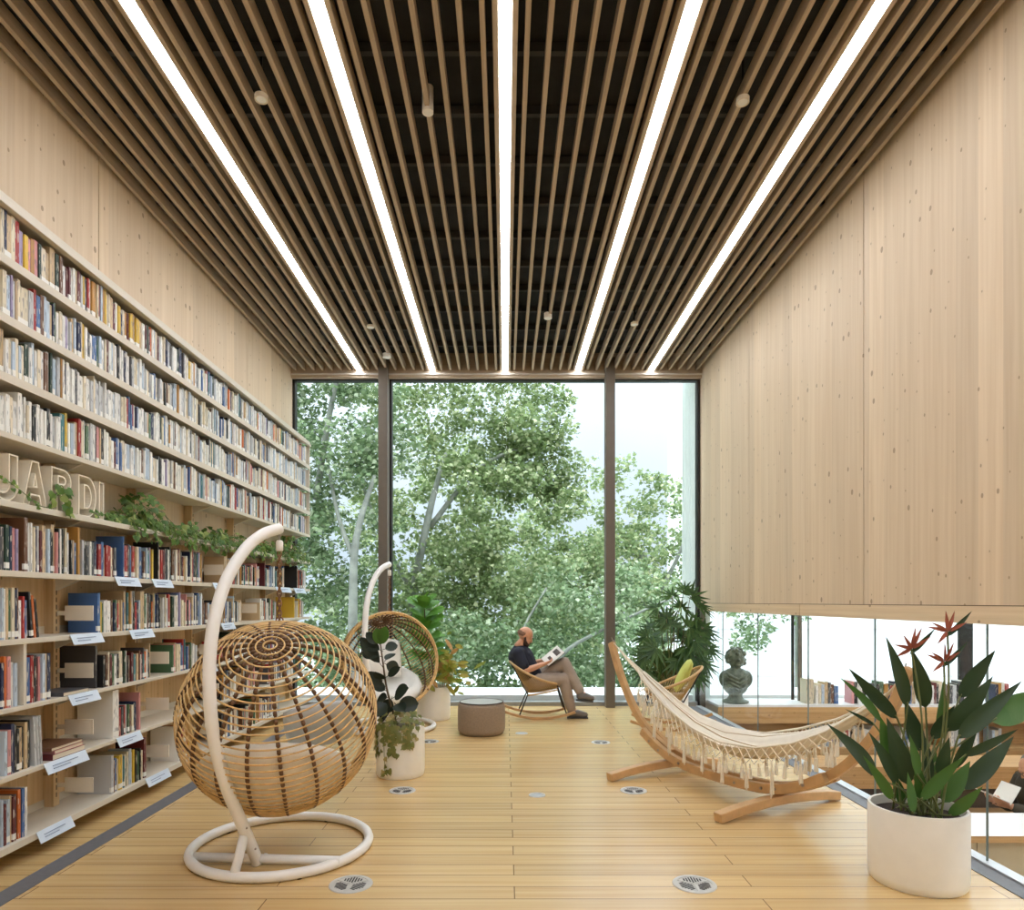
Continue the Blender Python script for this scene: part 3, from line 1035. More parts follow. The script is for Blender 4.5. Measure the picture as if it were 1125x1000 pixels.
# the row under the letters
special(4, Z[4], 3.90, 'brown', 0.03, 0.31, 0.2)
run(4, Z[4], 3.6, 3.87, W_LOW, 0.24, 0.31, 0.016, 0.034)
run(4, Z[4], 3.925, 4.3, W_LOW, 0.25, 0.30, 0.014, 0.026)
run(4, Z[4], 4.305, 4.36, W_LOW, 0.19, 0.22, 0.014, 0.02)
special(4, Z[4], 4.385, 'ochre', 0.02, 0.31, 0.2)
run(4, Z[4], 4.42, 4.84, W_LOW, 0.2, 0.27, 0.016, 0.03)
special(4, Z[4], 4.90, 'blue', 0.014, 0.3, 0.2)
run(4, Z[4], 4.915, 5.33, W_LOW, 0.2, 0.25, 0.016, 0.034)
special(4, Z[4], 5.39, 'black', 0.014, 0.3, 0.2)
run(4, Z[4], 5.40, 6.2, W_LOW, 0.21, 0.28, 0.016, 0.032)
special(4, Z[4], 6.67, 'beige', 0.04, 0.27, 0.2)
run(4, Z[4], 6.7, 7.65, W_LOW, 0.2, 0.27, 0.016, 0.032)
special(4, Z[4], 7.78, 'maroon', 0.03, 0.27, 0.22)
run(4, Z[4], 7.8, 8.5, W_LOW, 0.2, 0.27, 0.016, 0.032)
special(4, Z[4], 8.98, 'black', 0.03, 0.3, 0.24)
run(4, Z[4], 9.0, 9.4, W_LOW, 0.2, 0.27, 0.016, 0.032)
# second row down
y = run(5, Z[5], 3.6, 3.95, W_LOW, 0.22, 0.29, 0.014, 0.026)
for k in range(3):
    nm, c = pick(W_LOW)
    BOOKS.append(dict(p=y + 0.02 + k * 0.024, w=0.018, h=0.27 - k * 0.02, d=0.19, z=Z[5], col=c, nm=nm, face='x', fr=FRONT, lean=0.10 + 0.01 * k, row=5))
special(5, Z[5], 4.60, 'blue', 0.03, 0.27, 0.2)
run(5, Z[5], 4.62, 6.33, W_LOW, 0.2, 0.29, 0.014, 0.03)
run(5, Z[5], 6.55, 7.1, W_LOW, 0.2, 0.27, 0.016, 0.03)
special(5, Z[5], 7.62, 'beige', 0.03, 0.2, 0.2)
run(5, Z[5], 7.66, 8.2, W_LOW, 0.19, 0.25, 0.016, 0.03)
special(5, Z[5], 8.86, 'yellow', 0.03, 0.27, 0.24)
run(5, Z[5], 9.0, 9.3, W_LOW, 0.2, 0.27, 0.016, 0.03)
# third
run(6, Z[6], 3.6, 3.84, W_LOW, 0.24, 0.3, 0.016, 0.03)
run(6, Z[6], 3.9, 4.12, W_LOW, 0.22, 0.28, 0.016, 0.03)
special(6, Z[6], 4.62, 'dark grey', 0.02, 0.29, 0.26, FRONT - 0.03)
special(6, Z[6], 4.66, 'black', 0.025, 0.22, 0.2)
run(6, Z[6], 4.69, 5.32, W_LOW, 0.19, 0.27, 0.016, 0.03)
special(6, Z[6], 5.63, 'green', 0.02, 0.23, 0.22)
run(6, Z[6], 5.65, 6.1, W_LOW, 0.2, 0.27, 0.016, 0.03)
run(6, Z[6], 6.6, 8.3, W_LOW, 0.2, 0.28, 0.016, 0.03, gapp=0.08)
run(6, Z[6], 8.5, 9.3, W_LOW, 0.2, 0.28, 0.016, 0.03, gapp=0.08)
# fourth
run(7, Z[7], 3.6, 3.95, W_LOW, 0.22, 0.28, 0.016, 0.03)
for k in range(3):
    BOOKS.append(dict(p=3.985 + k * 0.024, w=0.018, h=0.29, d=0.2, z=Z[7], col=CD['light grey'], nm='light grey', face='x', fr=FRONT, lean=0.06, row=7))
special(7, Z[7], 4.80, 'white', 0.075, 0.34, 0.25)
run(7, Z[7], 4.845, 5.08, W_LOW, 0.2, 0.24, 0.016, 0.03)
special(7, Z[7], 5.115, 'pink', 0.02, 0.28, 0.2)
run(7, Z[7], 6.6, 7.5, W_LOW, 0.2, 0.28, 0.016, 0.03, gapp=0.08)
run(7, Z[7], 7.9, 9.2, W_LOW, 0.2, 0.28, 0.016, 0.03, gapp=0.08)
# lowest
run(8, Z[8], 3.6, 3.92, W_LOW, 0.23, 0.28, 0.016, 0.03)
special(8, Z[8], 4.76, 'light grey', 0.03, 0.27, 0.24)
run(8, Z[8], 4.78, 5.16, W_LOW, 0.22, 0.27, 0.014, 0.028)
special(8, Z[8], 5.19, 'maroon', 0.03, 0.31, 0.22)
special(8, Z[8], 5.74, 'white', 0.03, 0.29, 0.24)
run(8, Z[8], 5.77, 5.95, W_LOW, 0.2, 0.27, 0.016, 0.03)
run(8, Z[8], 6.6, 8.3, W_LOW, 0.2, 0.28, 0.016, 0.03, gapp=0.08)
# lower room: two rows facing the camera
LOW_ROWS = ('standing on the ledge past the side glazing', 'in the niche below the ledge past the side glazing')
special_low = [(P(890, 0, 9.27).x, 'cream', 0.10, 0.34)]
for x, nm, w, h in special_low:
    BOOKS.append(dict(p=x, w=w, h=h, d=0.2, z=0.0905, col=CD[nm], nm=nm, face='y', fr=9.27, lean=0, row=9))
x = P(897, 0, 9.27).x
while x < 6.9:
    w = br.uniform(0.03, 0.06)
    nm, c = pick(W_LOW)
    BOOKS.append(dict(p=x + w / 2, w=w - 0.002, h=br.uniform(0.24, 0.31), d=0.2, z=0.0905, col=c, nm=nm, face='y', fr=9.27 + br.random() * 0.02, lean=0, row=9))
    x += w + (br.uniform(0.05, 0.2) if br.random() < 0.03 else 0)
x = P(897, 0, 9.3).x
while x < 6.9:
    w = br.uniform(0.03, 0.055)
    nm, c = pick(W_UP)
    BOOKS.append(dict(p=x + w / 2, w=w - 0.002, h=br.uniform(0.22, 0.29), d=0.18, z=-0.4995, col=c, nm=nm, face='y', fr=9.26 + br.random() * 0.02, lean=0, row=10))
    x += w + (br.uniform(0.05, 0.2) if br.random() < 0.06 else 0)


def book_px(b):
    """rough area its spine covers in the picture"""
    if b['face'] == 'x':
        y0, y1, X = b['p'] - b['w'] / 2, b['p'] + b['w'] / 2, b['fr']
        px0, px1 = CX + F * X / y0, CX + F * X / y1
        if px1 < 2:
            return 0
        a = abs(px1 - px0) * F * b['h'] / b['p']
        if b.get('cover'):
            a *= 6
    else:
        a = F * b['w'] / b['fr'] * F * b['h'] / b['fr'] * 0.55
    return a


rows = {}
for b in BOOKS:
    rows.setdefault(b['row'], []).append(b)
for r, bs in rows.items():
    bs.sort(key=lambda b: b['p'])
    k = 0
    for b in bs:
        if book_px(b) > 0:
            k += 1
        b['idx'] = k
BOOKS = [b for b in BOOKS if book_px(b) > 0]
BOOKS.sort(key=lambda b: -book_px(b))
N_IND = 300


def jitter(c):
    k = br.uniform(0.86, 1.08)
    return tuple(min(1.0, v * k) for v in s2l(c))


def book_parts(b):
    """cover boards + spine, page block, sticker boxes in book axes: x out of the spine, y thickness, z height"""
    w, h, d = b['w'], b['h'], b['d']
    t = min(0.0025, w * 0.2)
    c = b['lc']
    cov = MB().box(-d, 0, -w / 2, -w / 2 + t, 0, h, c).box(-d, 0, w / 2 - t, w / 2, 0, h, c).box(-t, 0.0006, -w / 2 + t, w / 2 - t, 0, h, (*c[:3], 1.0))
    pg = MB().box(-d + 0.004, -t, -w / 2 + t, w / 2 - t, 0.003, h - 0.004)
    st = None
    if b['stick']:
        st = MB().box(-0.012, 0.0012, -w / 2 - 0.0004, w / 2 + 0.0004, 0.012, 0.045)
    return cov, pg, st


SIZE = lambda b: ('tall ' if b['h'] > 0.26 else 'short ' if b['h'] < 0.215 else '') + ('slim' if b['w'] < 0.021 else 'thick' if b['w'] > 0.031 else 'medium')
ROWLAB = ['topmost book row', 'second book row down', 'third book row down', 'row above the big letters', 'row under the big letters', 'second row under the big letters', 'third row under the big letters',
          'fourth row under the big letters', 'lowest shelf', 'ledge beyond the side glazing', 'niche under that ledge beyond the side glazing']
GROUPS = ['books in the topmost row', 'books in the second row', 'books in the third row', 'books in the row above the letters', 'books in the row under the letters', 'books two rows under the letters', 'books three rows under the letters',
          'books four rows under the letters', 'books on the lowest shelf', 'books on the lower room ledge', 'books in the lower room niche']
stuff = MB()
stuff_st = MB()
for i, b in enumerate(BOOKS):
    b['lc'] = jitter(b['col'])
    b['stick'] = br.random() < 0.38 and b['row'] not in (9, 10)
    along = 'y' if b['face'] == 'x' else 'x'
    rot = Matrix.Rotation(b['lean'], 4, 'X') if b['face'] == 'x' else Matrix.Rotation(-PI / 2, 4, 'Z')
    loc = Vector((b['fr'], b['p'], b['z'])) if b['face'] == 'x' else Vector((b['p'], b['fr'], b['z']))
    cov, pg, st = book_parts(b)
    if i < N_IND:
        if b['face'] == 'x':
            lab = '%s %s book, %s along toward the glazing, %s' % (SIZE(b), b['nm'], ordinal(b['idx']), ROWLAB[b['row']])
        else:
            lab = '%s %s book, %s away from the bust, %s' % (SIZE(b), b['nm'], ordinal(b['idx']), ROWLAB[b['row']])
        o = cov.build('book', M['book'], None)
        o.matrix_world = Matrix.Translation(loc) @ rot
        tag(o, lab, 'book', GROUPS[b['row']])
        pg.build('page_block', M['pages'], o)
        if st:
            st.build('spine_sticker', M['sticker'], o)
    else:
        for src, dst in ((cov, stuff), (st, stuff_st)):
            if src is None:
                continue
            k = len(dst.v)
            dst.v += [tuple(loc + rot @ Vector(p)) for p in src.v]
            dst.f += [tuple(q + k for q in f) for f in src.f]
            dst.c += src.c
        k = len(stuff.v)
        stuff.v += [tuple(loc + rot @ Vector(p)) for p in pg.v]
        stuff.f += [tuple(q + k for q in f) for f in pg.f]
        stuff.c += [s2l((226, 216, 196))] * len(pg.f)
so_ = stuff.build('books', M['book'], None)
tag(so_, 'the many smaller books filling the shelves further along toward the glazing', 'books', None, 'stuff')
stuff_st.build('spine_sticker', M['sticker'], so_)['kind'] = 'stuff'

# flat piles
def flat_book(y0, y1, z, th, d, nm, lab):
    o = MB()
    c = s2l(CD[nm])
    w = y1 - y0
    o.box(-d, 0, -w / 2, w / 2, 0, 0.0025, c).box(-d, 0, -w / 2, w / 2, th - 0.0025, th, c).box(-d, 0, -w / 2, -w / 2 + 0.003, 0.0025, th - 0.0025, c)
    ob = o.build('book', M['book'], None)
    ob.location = (SX - 0.005, (y0 + y1) / 2, z)
    tag(ob, lab, 'book', 'books lying flat')
    MB().box(-d + 0.002, -0.004, -w / 2 + 0.003, w / 2 - 0.004, 0.0025, th - 0.0025).build('page_block', M['pages'], ob)


flat_book(4.10, 4.42, Z[7], 0.035, 0.24, 'maroon', 'flat brown-red book at the bottom of the small lying stack')
flat_book(4.12, 4.40, Z[7] + 0.0355, 0.022, 0.22, 'pink', 'flat pink book in the middle of the small lying stack')
flat_book(4.09, 4.39, Z[7] + 0.058, 0.02, 0.23, 'brown', 'flat brown book on top of the small lying stack')
flat_book(4.2, 4.46, Z[6], 0.025, 0.2, 'dark grey', 'single dark grey book lying flat on its shelf beneath a bookend')

# bookend plates
zr = {4: Z[4], 5: Z[5], 6: Z[6], 7: Z[7], 8: Z[8]}
ROWB = {4: 'row under the big letters', 5: 'second row under the big letters', 6: 'third row under the big letters', 7: 'fourth row under the big letters', 8: 'lowest shelf'}
ends = {4: [6.56, 7.52], 5: [4.49, 6.45, 7.44], 6: [4.49, 5.5, 6.46], 7: [4.49, 5.5, 6.46, 7.6], 8: [4.49, 5.5, 6.46]}
for r, yl in ends.items():
    for k, yy in enumerate(yl):
        z = zr[r]
        be = thing('bookend', 'cream metal bookend plate, %s toward the glazing, %s' % (ordinal(k + 1), ROWB[r]), 'bookend', (SX - 0.07, yy, z), 0, 'bookend plates')
        MB().box(SX - 0.185, SX + 0.005, yy - 0.004, yy + 0.004, z + 0.085, z + 0.185).build('plate', M['cream_metal'], be, w=True, bevel=0.002)
        MB().box(SX - 0.30, SX - 0.185, yy - 0.003, yy + 0.003, z + 0.12, z + 0.15).build('arm', M['cream_metal'], be, w=True)

# paper labels clipped on the shelf edges
tags = {4: [(125, 151), (166, 187), (233, 245), (302, 318), (322, 334)], 5: [(76, 110), (141, 166), (242, 256), (300, 311)], 6: [(74, 106), (222, 236)], 7: [(47, 93), (127, 153)], 8: [(39, 77), (159, 184)]}
for r, l in tags.items():
    for k, (a, b) in enumerate(l):
        ya, yb = F * SX / (a - CX), F * SX / (b - CX)
        z = zr[r]
        tg = thing('shelf_label', 'pale blue shelf-edge label, %s toward the glazing, %s' % (ordinal(k + 1), ROWB[r]), 'label', (SX, (ya + yb) / 2, z - 0.03), 0, 'shelf edge labels')
        m = MB().obox((SX + 0.018, (ya + yb) / 2, z - 0.03), (1, 0, 0.45), (0, 1, 0), (-0.45, 0, 1), 0.0015, (yb - ya) / 2, 0.036)
        m.build('strip', M['tagpaper'], tg, w=True)
        m = MB()
        for q, (l0, l1) in enumerate(((-0.7, 0.5), (-0.7, 0.1))):
            m.obox((SX + 0.0205 - q * -0.006, (ya + yb) / 2 + (l0 + l1) / 2 * (yb - ya) / 2, z - 0.022 - q * 0.016), (1, 0, 0.45), (0, 1, 0), (-0.45, 0, 1), 0.0012, (l1 - l0) / 4 * (yb - ya), 0.0025)
        m.build('printed_text', M['tagink'], tg, w=True)

# ------------------------------------------------------------------ big letters J A R D I
def letter(ch, yc, w, h, outlines, lab, accent=None):
    """an open-fronted letter box: walls along the outlines and a back plate. outlines in 0..1 units"""
    z0 = SHELVES[5][0] + 0.0008
    x0, x1 = SX - 0.2, SX - 0.03
    lt = thing('letter', lab, 'letter', (SX - 0.1, yc, z0), 0, 'big board letters')
    walls = MB()
    for o in outlines:
        n = len(o)
        pts = [(yc + (p[0] - 0.5) * w, z0 + p[1] * h) for p in o]
        area = sum(pts[i][0] * pts[(i + 1) % n][1] - pts[(i + 1) % n][0] * pts[i][1] for i in range(n))
        sgn = 1 if area > 0 else -1
        inn = []
        for i in range(n):
            a, b, c = Vector(pts[i - 1]), Vector(pts[i]), Vector(pts[(i + 1) % n])
            n1 = Vector((-(b - a).y, (b - a).x)).normalized() * sgn
            n2 = Vector((-(c - b).y, (c - b).x)).normalized() * sgn
            m_ = (n1 + n2)
            m_ = m_.normalized() if m_.length > 1e-6 else n1
            k = 0.009 / max(0.35, m_.dot(n1))
            inn.append((b.x + m_.x * k, b.y + m_.y * k))
        vs, fs = [], []
        for i in range(n):
            vs += [(x0, *pts[i]), (x1, *pts[i]), (x1, *inn[i]), (x0, *inn[i])]
        for i in range(n):
            a, b = i * 4, ((i + 1) % n) * 4
            for k in range(4):
                l = (k + 1) % 4
                fs.append((a + k, b + k, b + l, a + l))
        walls.add(vs, fs)
    walls.build('rim', M['letter'], lt, w=True)
    o = outlines[0]
    n = len(o)
    pts = [(yc + (p[0] - 0.5) * w, z0 + p[1] * h) for p in o]
    bk = MB().add([(x0, *p) for p in pts] + [(x0 + 0.005, *p) for p in pts], [tuple(range(n)), tuple(range(2 * n - 1, n - 1, -1))] + [(i, (i + 1) % n, n + (i + 1) % n, n + i) for i in range(n)])
    bk.build('back_plate', M['letter'], lt, w=True)
    return lt


def curve2(c, rx, ry, a0, a1, n=10):
    return [(c[0] + rx * math.cos(a0 + (a1 - a0) * i / n), c[1] + ry * math.sin(a0 + (a1 - a0) * i / n)) for i in range(n + 1)]


Jo = [(0.62, 1), (0.62, 0.36)] + curve2((0.36, 0.34), 0.26, 0.16, 0, -PI, 8) + [(0.10, 0.42), (0, 0.42)] + [(0.0, 0.34)] + curve2((0.5, 0.36), 0.5, 0.36, PI, 2 * PI, 14)[1:] + [(1, 1)]
Ao = [(0, 0), (0.36, 1), (0.64, 1), (1, 0), (0.74, 0), (0.66, 0.24), (0.34, 0.24), (0.26, 0)]
Ai = [(0.40, 0.42), (0.5, 0.74), (0.60, 0.42)]
Ro = [(0, 0), (0, 1), (0.55, 1)] + curve2((0.6, 0.72), 0.38, 0.28, PI / 2, -PI / 2, 10) + [(1.0, 0), (0.7, 0), (0.42, 0.42), (0.3, 0.42), (0.3, 0)]
Ri = [(0.3, 0.62), (0.3, 0.84), (0.5, 0.84)] + curve2((0.55, 0.73), 0.16, 0.11, PI / 2, -PI / 2, 6) + [(0.5, 0.62)]
Do = [(0, 0), (0, 1), (0.4, 1)] + curve2((0.5, 0.5), 0.5, 0.5, PI / 2, -PI / 2, 14) + [(0.4, 0)]
Di = [(0.3, 0.2), (0.3, 0.8)] + curve2((0.45, 0.5), 0.28, 0.3, PI / 2, -PI / 2, 12)
Io = [(0.1, 0), (0.1, 1), (0.9, 1), (0.9, 0)]
letter('J', 3.75, 0.19, 0.27, [Jo], 'cream hollow letter J, first of the big letters on the shelf')
letter('A', 3.985, 0.21, 0.27, [Ao, Ai], 'cream hollow letter A between the J and the R')
letter('R', 4.225, 0.195, 0.27, [Ro, Ri], 'cream hollow letter R with an ivy trail hanging over it')
letter('D', 4.485, 0.19, 0.27, [Do, Di], 'cream hollow letter D with a rounded bowl')
letter('I', 4.64, 0.07, 0.26, [Io], 'cream hollow letter I, last of the big letters before the ivy')

# ------------------------------------------------------------------ ivy on the shelf
HEART = [(0, 0), (0.3, -0.12), (0.52, 0.12), (0.38, 0.5), (0.16, 0.62), (0, 1.0), (-0.16, 0.62), (-0.38, 0.5), (-0.52, 0.12), (-0.3, -0.12)]


def ivy(lab, y0, y1, n, height, hang, seed, leaf=0.05):
    rd = random.Random(seed)
    zs = SHELVES[5][0]
    iv = thing('ivy', lab, 'ivy plant', (SX - 0.1, (y0 + y1) / 2, zs), 0, 'ivy along the letter shelf')
    fo, vi = MB(), MB()
    for k in range(n):
        ty = rd.uniform(y0, y1)
        e = 1 - abs((ty - (y0 + y1) / 2) / ((y1 - y0) / 2)) ** 2
        q = rd.random()
        if q < hang:
            p = Vector((SX + rd.uniform(0.005, 0.05), ty, zs - rd.uniform(-0.03, 0.09)))
            nr = Vector((1, rd.uniform(-.5, .5), rd.uniform(0, .6)))
        else:
            p = Vector((SX - rd.uniform(-0.02, 0.22), ty, zs + 0.01 + height * e * rd.random() ** 1.2))
            nr = Vector((rd.uniform(0, 1), rd.uniform(-1, .3), rd.uniform(.1, 1)))
        fo.poly(HEART, p, nr, (rd.uniform(-.4, 1), rd.uniform(-1, 1), rd.uniform(-1, .3)), leaf * rd.uniform(0.6, 1.35))
    for k in range(int(4 + n / 40)):
        a = rd.uniform(y0, y1)
        pts = [(SX - 0.15, a, zs + 0.02), (SX - 0.05, a + rd.uniform(-.1, .1), zs + height * 0.7), (SX + 0.02, a + rd.uniform(-.2, .2), zs + 0.02), (SX + 0.03, a + rd.uniform(-.2, .2), zs - 0.03)]
        vi.tube(spline(pts, 4), 0.0025, 4)
    vi.build('vine', M['stalk'], iv, w=True)
    fo.build('foliage', M['ivy'], iv, w=True)
    return iv


ivy('bushy ivy spilling over the shelf just past the letter I', 4.95, 5.5, 260, 0.26, 0.15, 1)
ivy('low ivy trailing along the shelf edge, second clump after the letters', 5.5, 6.4, 240, 0.13, 0.22, 2)
ivy('green ivy clump in the middle of the letter shelf', 6.35, 7.2, 220, 0.17, 0.2, 3)
ivy('ivy clump behind the tip of the white swing pole', 7.2, 8.2, 220, 0.2, 0.2, 4)
ivy('tall ivy clump at the glazing end of the letter shelf', 8.25, 9.4, 280, 0.3, 0.15, 5)
rd = random.Random(11)
zs = SHELVES[5][0]
iv = thing('ivy', 'thin ivy trail wound through the big letters, with broad leaves at the R', 'ivy plant', (SX - 0.05, 4.1, zs), 0, 'ivy along the letter shelf')
pts = [(SX - 0.02, 3.6, zs + 0.12), (SX - 0.02, 3.75, zs + 0.11), (SX - 0.015, 3.9, zs + 0.05), (SX - 0.02, 4.0, zs + 0.012), (SX - 0.02, 4.1, zs + 0.02), (SX - 0.015, 4.16, zs + 0.12), (SX - 0.01, 4.2, zs + 0.16), (SX - 0.0, 4.22, zs + 0.06), (SX + 0.02, 4.22, zs - 0.02)]
vs_ = spline(pts, 6)
MB().tube(vs_, 0.003, 5).build('vine', M['stalk'], iv, w=True)
fo = MB()
for i_, p in enumerate(vs_):
    for k in range(1 if (p.y < 4.1 or i_ % 2 == 0) else 0):
        fo.poly(HEART, p + Vector((rd.uniform(0, .03), rd.uniform(-.03, .03), rd.uniform(-.02, .02))), (1, rd.uniform(-.6, .2), rd.uniform(-.2, .6)), (rd.uniform(-.2, .4), rd.uniform(-1, 1), -0.5), (0.03 if p.y < 4.1 else 0.06) * rd.uniform(.7, 1.3))
for k in range(40):
    fo.poly(HEART, (SX - rd.uniform(0.0, 0.03), rd.uniform(4.5, 4.9), zs + 0.01 + 0.05 * rd.random()), (1, -.3, .5), (rd.random(), rd.uniform(-1, 1), 0), 0.03)
fo.build('foliage', M['ivy'], iv, w=True)
# ================================================================== hanging egg chairs
def egg_chair(loc, rz, lab):
    t = thing('egg_chair', lab, 'hanging chair', loc, 0, 'rattan egg chairs')
    lx, ly = loc[0], loc[1]
    # stand: floor ring, cross bar, brace, bowed pole
    rc = (0.0, 0.05)
    MB().tube(arc((rc[0], rc[1], 0.03), 0.515, 0, 2 * PI * 71 / 72, 71, (1, 0, 0), (0, 1, 0)), 0.029, 10, closed=True).build('base_ring', M['white_metal'], t, smooth=True)
    for a in (0.3, 1.3, 2.6, 3.9, 5.2):
        MB().lathe([(0.016, 0), (0.016, 0.012)], (rc[0] + 0.515 * math.cos(a), rc[1] + 0.515 * math.sin(a), 0), 10).build('glide', M['blackmetal'], t)
    MB().tube([(-0.42, -0.2, 0.04), (0.43, -0.26, 0.04)], 0.026, 10).build('cross_bar', M['white_metal'], t, smooth=True)
    Yp = [4.05, 3.93, 3.80, 3.65, 3.54, 3.48, 3.46, 3.49, 3.57, 3.68, 3.80, 3.83]
    pp = [(307, 581), (289, 587), (269, 604), (249, 637), (236, 679), (230.5, 723), (230.5, 767), (235, 811), (247, 859), (263, 899), (279, 937), (283, 948)]
    pts = [P(a, b, Y) - Vector((-1.356, 4.05, 0)) for (a, b), Y in zip(pp, Yp)]
    MB().tube(spline(pts, 5), 0.033, 14).build('pole', M['white_metal'], t, smooth=True)
    q = P(269, 915, 3.73) - Vector((-1.356, 4.05, 0))
    MB().tube([q, (-0.09, -0.452, 0.045)], 0.026, 10).build('brace', M['white_metal'], t, smooth=True)
    for k in (9.25, 9.85):
        i = int(k)
        c = pts[i].lerp(pts[i + 1], k - i)
        MB().ball(c + Vector((0.026, -0.018, 0)), 0.007, n=8, m=6).build('bolt', M['bolt'], t)
    MB().tube(arc(P(292, 941, 3.84) - Vector((-1.356, 4.05, 0)), 0.015, 0, 6.0, 12), 0.004, 6).build('eyelet', M['white_metal'], t)
    tip = pts[0]
    MB().tube([tip + Vector((0, 0, -0.02)), tip + Vector((0, 0, -0.075))], 0.006, 6).build('hook', M['bolt'], t)
    MB().lathe([(0.018, 0), (0.022, 0.005), (0.022, 0.055), (0.016, 0.065)], tip + Vector((0, 0, -0.135)), 14).build('swivel', M['white_metal'], t, smooth=True)
    z0, z1 = tip.z - 0.135, 1.385
    n = int((z0 - z1) / 0.032)
    ch = MB()
    for k in range(n + 1):
        zc = z0 - (z0 - z1) * (k + 0.5) / (n + 1)
        u = (1, 0, 0) if k % 2 == 0 else (0, 1, 0)
        ring = [Vector(tip) * 0 + Vector((tip.x, tip.y, zc)) + Vector(u) * (0.012 * math.cos(a)) + Vector((0, 0, 0.024 * math.sin(a))) for a in [2 * PI * i / 12 for i in range(12)]]
        ch.tube(ring, 0.0042, 5, closed=True)
    ch.build('chain', M['chain'], t, smooth=True)
    # basket: ball of rings and ribs, opening along +Y
    b = bpy.data.objects.new('basket', None)
    COL.objects.link(b)
    b.parent = t
    b.location = (0, 0, 0.805)
    b.rotation_euler = (0, 0, rz)
    R0 = 0.57
    tl = math.radians(37)
    ax = Vector((0, -math.sin(tl), math.cos(tl)))
    e1 = Vector((1, 0, 0))
    e2 = ax.cross(e1)
    op = Vector((0, 0.985, 0.17)).normalized()
    cut = 0.20 * R0

    def sph(th, ph, r=R0):
        return (ax * math.cos(th) + (e1 * math.cos(ph) + e2 * math.sin(ph)) * math.sin(th)) * r

    def runs(pts, closed):
        keep = [p.dot(op) <= cut for p in pts]
        n = len(pts)
        if all(keep):
            return [(pts, closed)]
        out, cur = [], []
        st = 0
        if closed:
            st = next((i for i in range(n) if not keep[i]), 0)
        for k in range(n + (1 if closed else 0)):
            i = (st + k) % n
            if keep[i] and (not closed or k < n):
                cur.append(pts[i])
            else:
                if len(cur) > 1:
                    out.append((cur, False))
                cur = []
        if len(cur) > 1:
            out.append((cur, False))
        return out

    wv = MB()
    NR = 43
    ths = [PI * (k + 0.9) / (NR + 1) for k in range(NR)]
    for th in ths:
        m = max(16, int(84 * math.sin(th)))
        for seg, cl in runs([sph(th, 2 * PI * i / m) for i in range(m)], True):
            wv.tube(seg, 0.0052, 5, closed=cl)
    wv.build('ring_weave', M['rattan'], b, smooth=True)
    nrib = 20
    for k in range(nrib):
        ph = 2 * PI * (k + 0.5) / nrib
        pl = [sph(0.05 + (PI - 0.1) * i / 60, ph, R0 - 0.009) for i in range(61)]
        mb = MB()
        dk = MB()
        for seg, cl in runs(pl, False):
            mb.tube(seg, 0.0075, 5)
        for th in ths:
            p0, p1 = sph(th + 0.012, ph, R0 - 0.004), sph(th + 0.052, ph, R0 - 0.004)
            if p0.dot(op) < cut and math.sin(th) > 0.12:
                dk.tube([p0, p1], 0.0115, 6)
        if mb.v:
            r = mb.build('rib', M['rattan_dark'], b, smooth=True)
            if dk.v:
                dk.build('binding', M['rattan_dark'], b, smooth=True)
    # rim of the opening
    rr = math.sqrt(R0 * R0 - cut * cut)
    s1 = Vector((1, 0, 0))
    s2 = op.cross(s1)
    rim = MB()
    for dr, dd in ((0, 0), (-0.012, -0.012), (0.006, -0.02)):
        rim.tube([op * (cut + dd) + (s1 * math.cos(a) + s2 * math.sin(a)) * (rr + dr) for a in [2 * PI * i / 72 for i in range(72)]], 0.011, 7, closed=True)
    rim.build('rim', M['rattan'], b, smooth=True)
    MB().tube(arc((0, 0, R0 + 0.012), 0.02, 0, 2 * PI * 15 / 16, 15), 0.005, 6, closed=True).build('hanger', M['chain'], b)
    return t


def pillow(mb, c, ax, ay, az, sx, sy, th, n=14, pw=0.42):
    c, ax, ay, az = Vector(c), Vector(ax).normalized(), Vector(ay).normalized(), Vector(az).normalized()
    vs, fs = [], []
    for side in (1, -1):
        for i in range(n + 1):
            for j in range(n + 1):
                u, v = i / n * 2 - 1, j / n * 2 - 1
                e = max(0.0, (1 - u * u) * (1 - v * v)) ** pw
                pin = 1 - 0.06 * (u * u * v * v)
                vs.append(c + ax * (u * sx / 2 * pin) + ay * (v * sy / 2 * pin) + az * (side * (th / 2 * e + 0.002)))
    k = (n + 1) ** 2
    for s in (0, 1):
        for i in range(n):
            for j in range(n):
                a = s * k + i * (n + 1) + j
                q = (a, a + 1, a + n + 2, a + n + 1)
                fs.append(q if s == 1 else q[::-1])
    for i in range(n):
        for a, b in ((i, i + 1), (n * (n + 1) + i + 1, n * (n + 1) + i), ((i + 1) * (n + 1), i * (n + 1)), (i * (n + 1) + n, (i + 1) * (n + 1) + n)):
            fs.append((a, b, b + k, a + k))
    return mb.add(vs, fs)


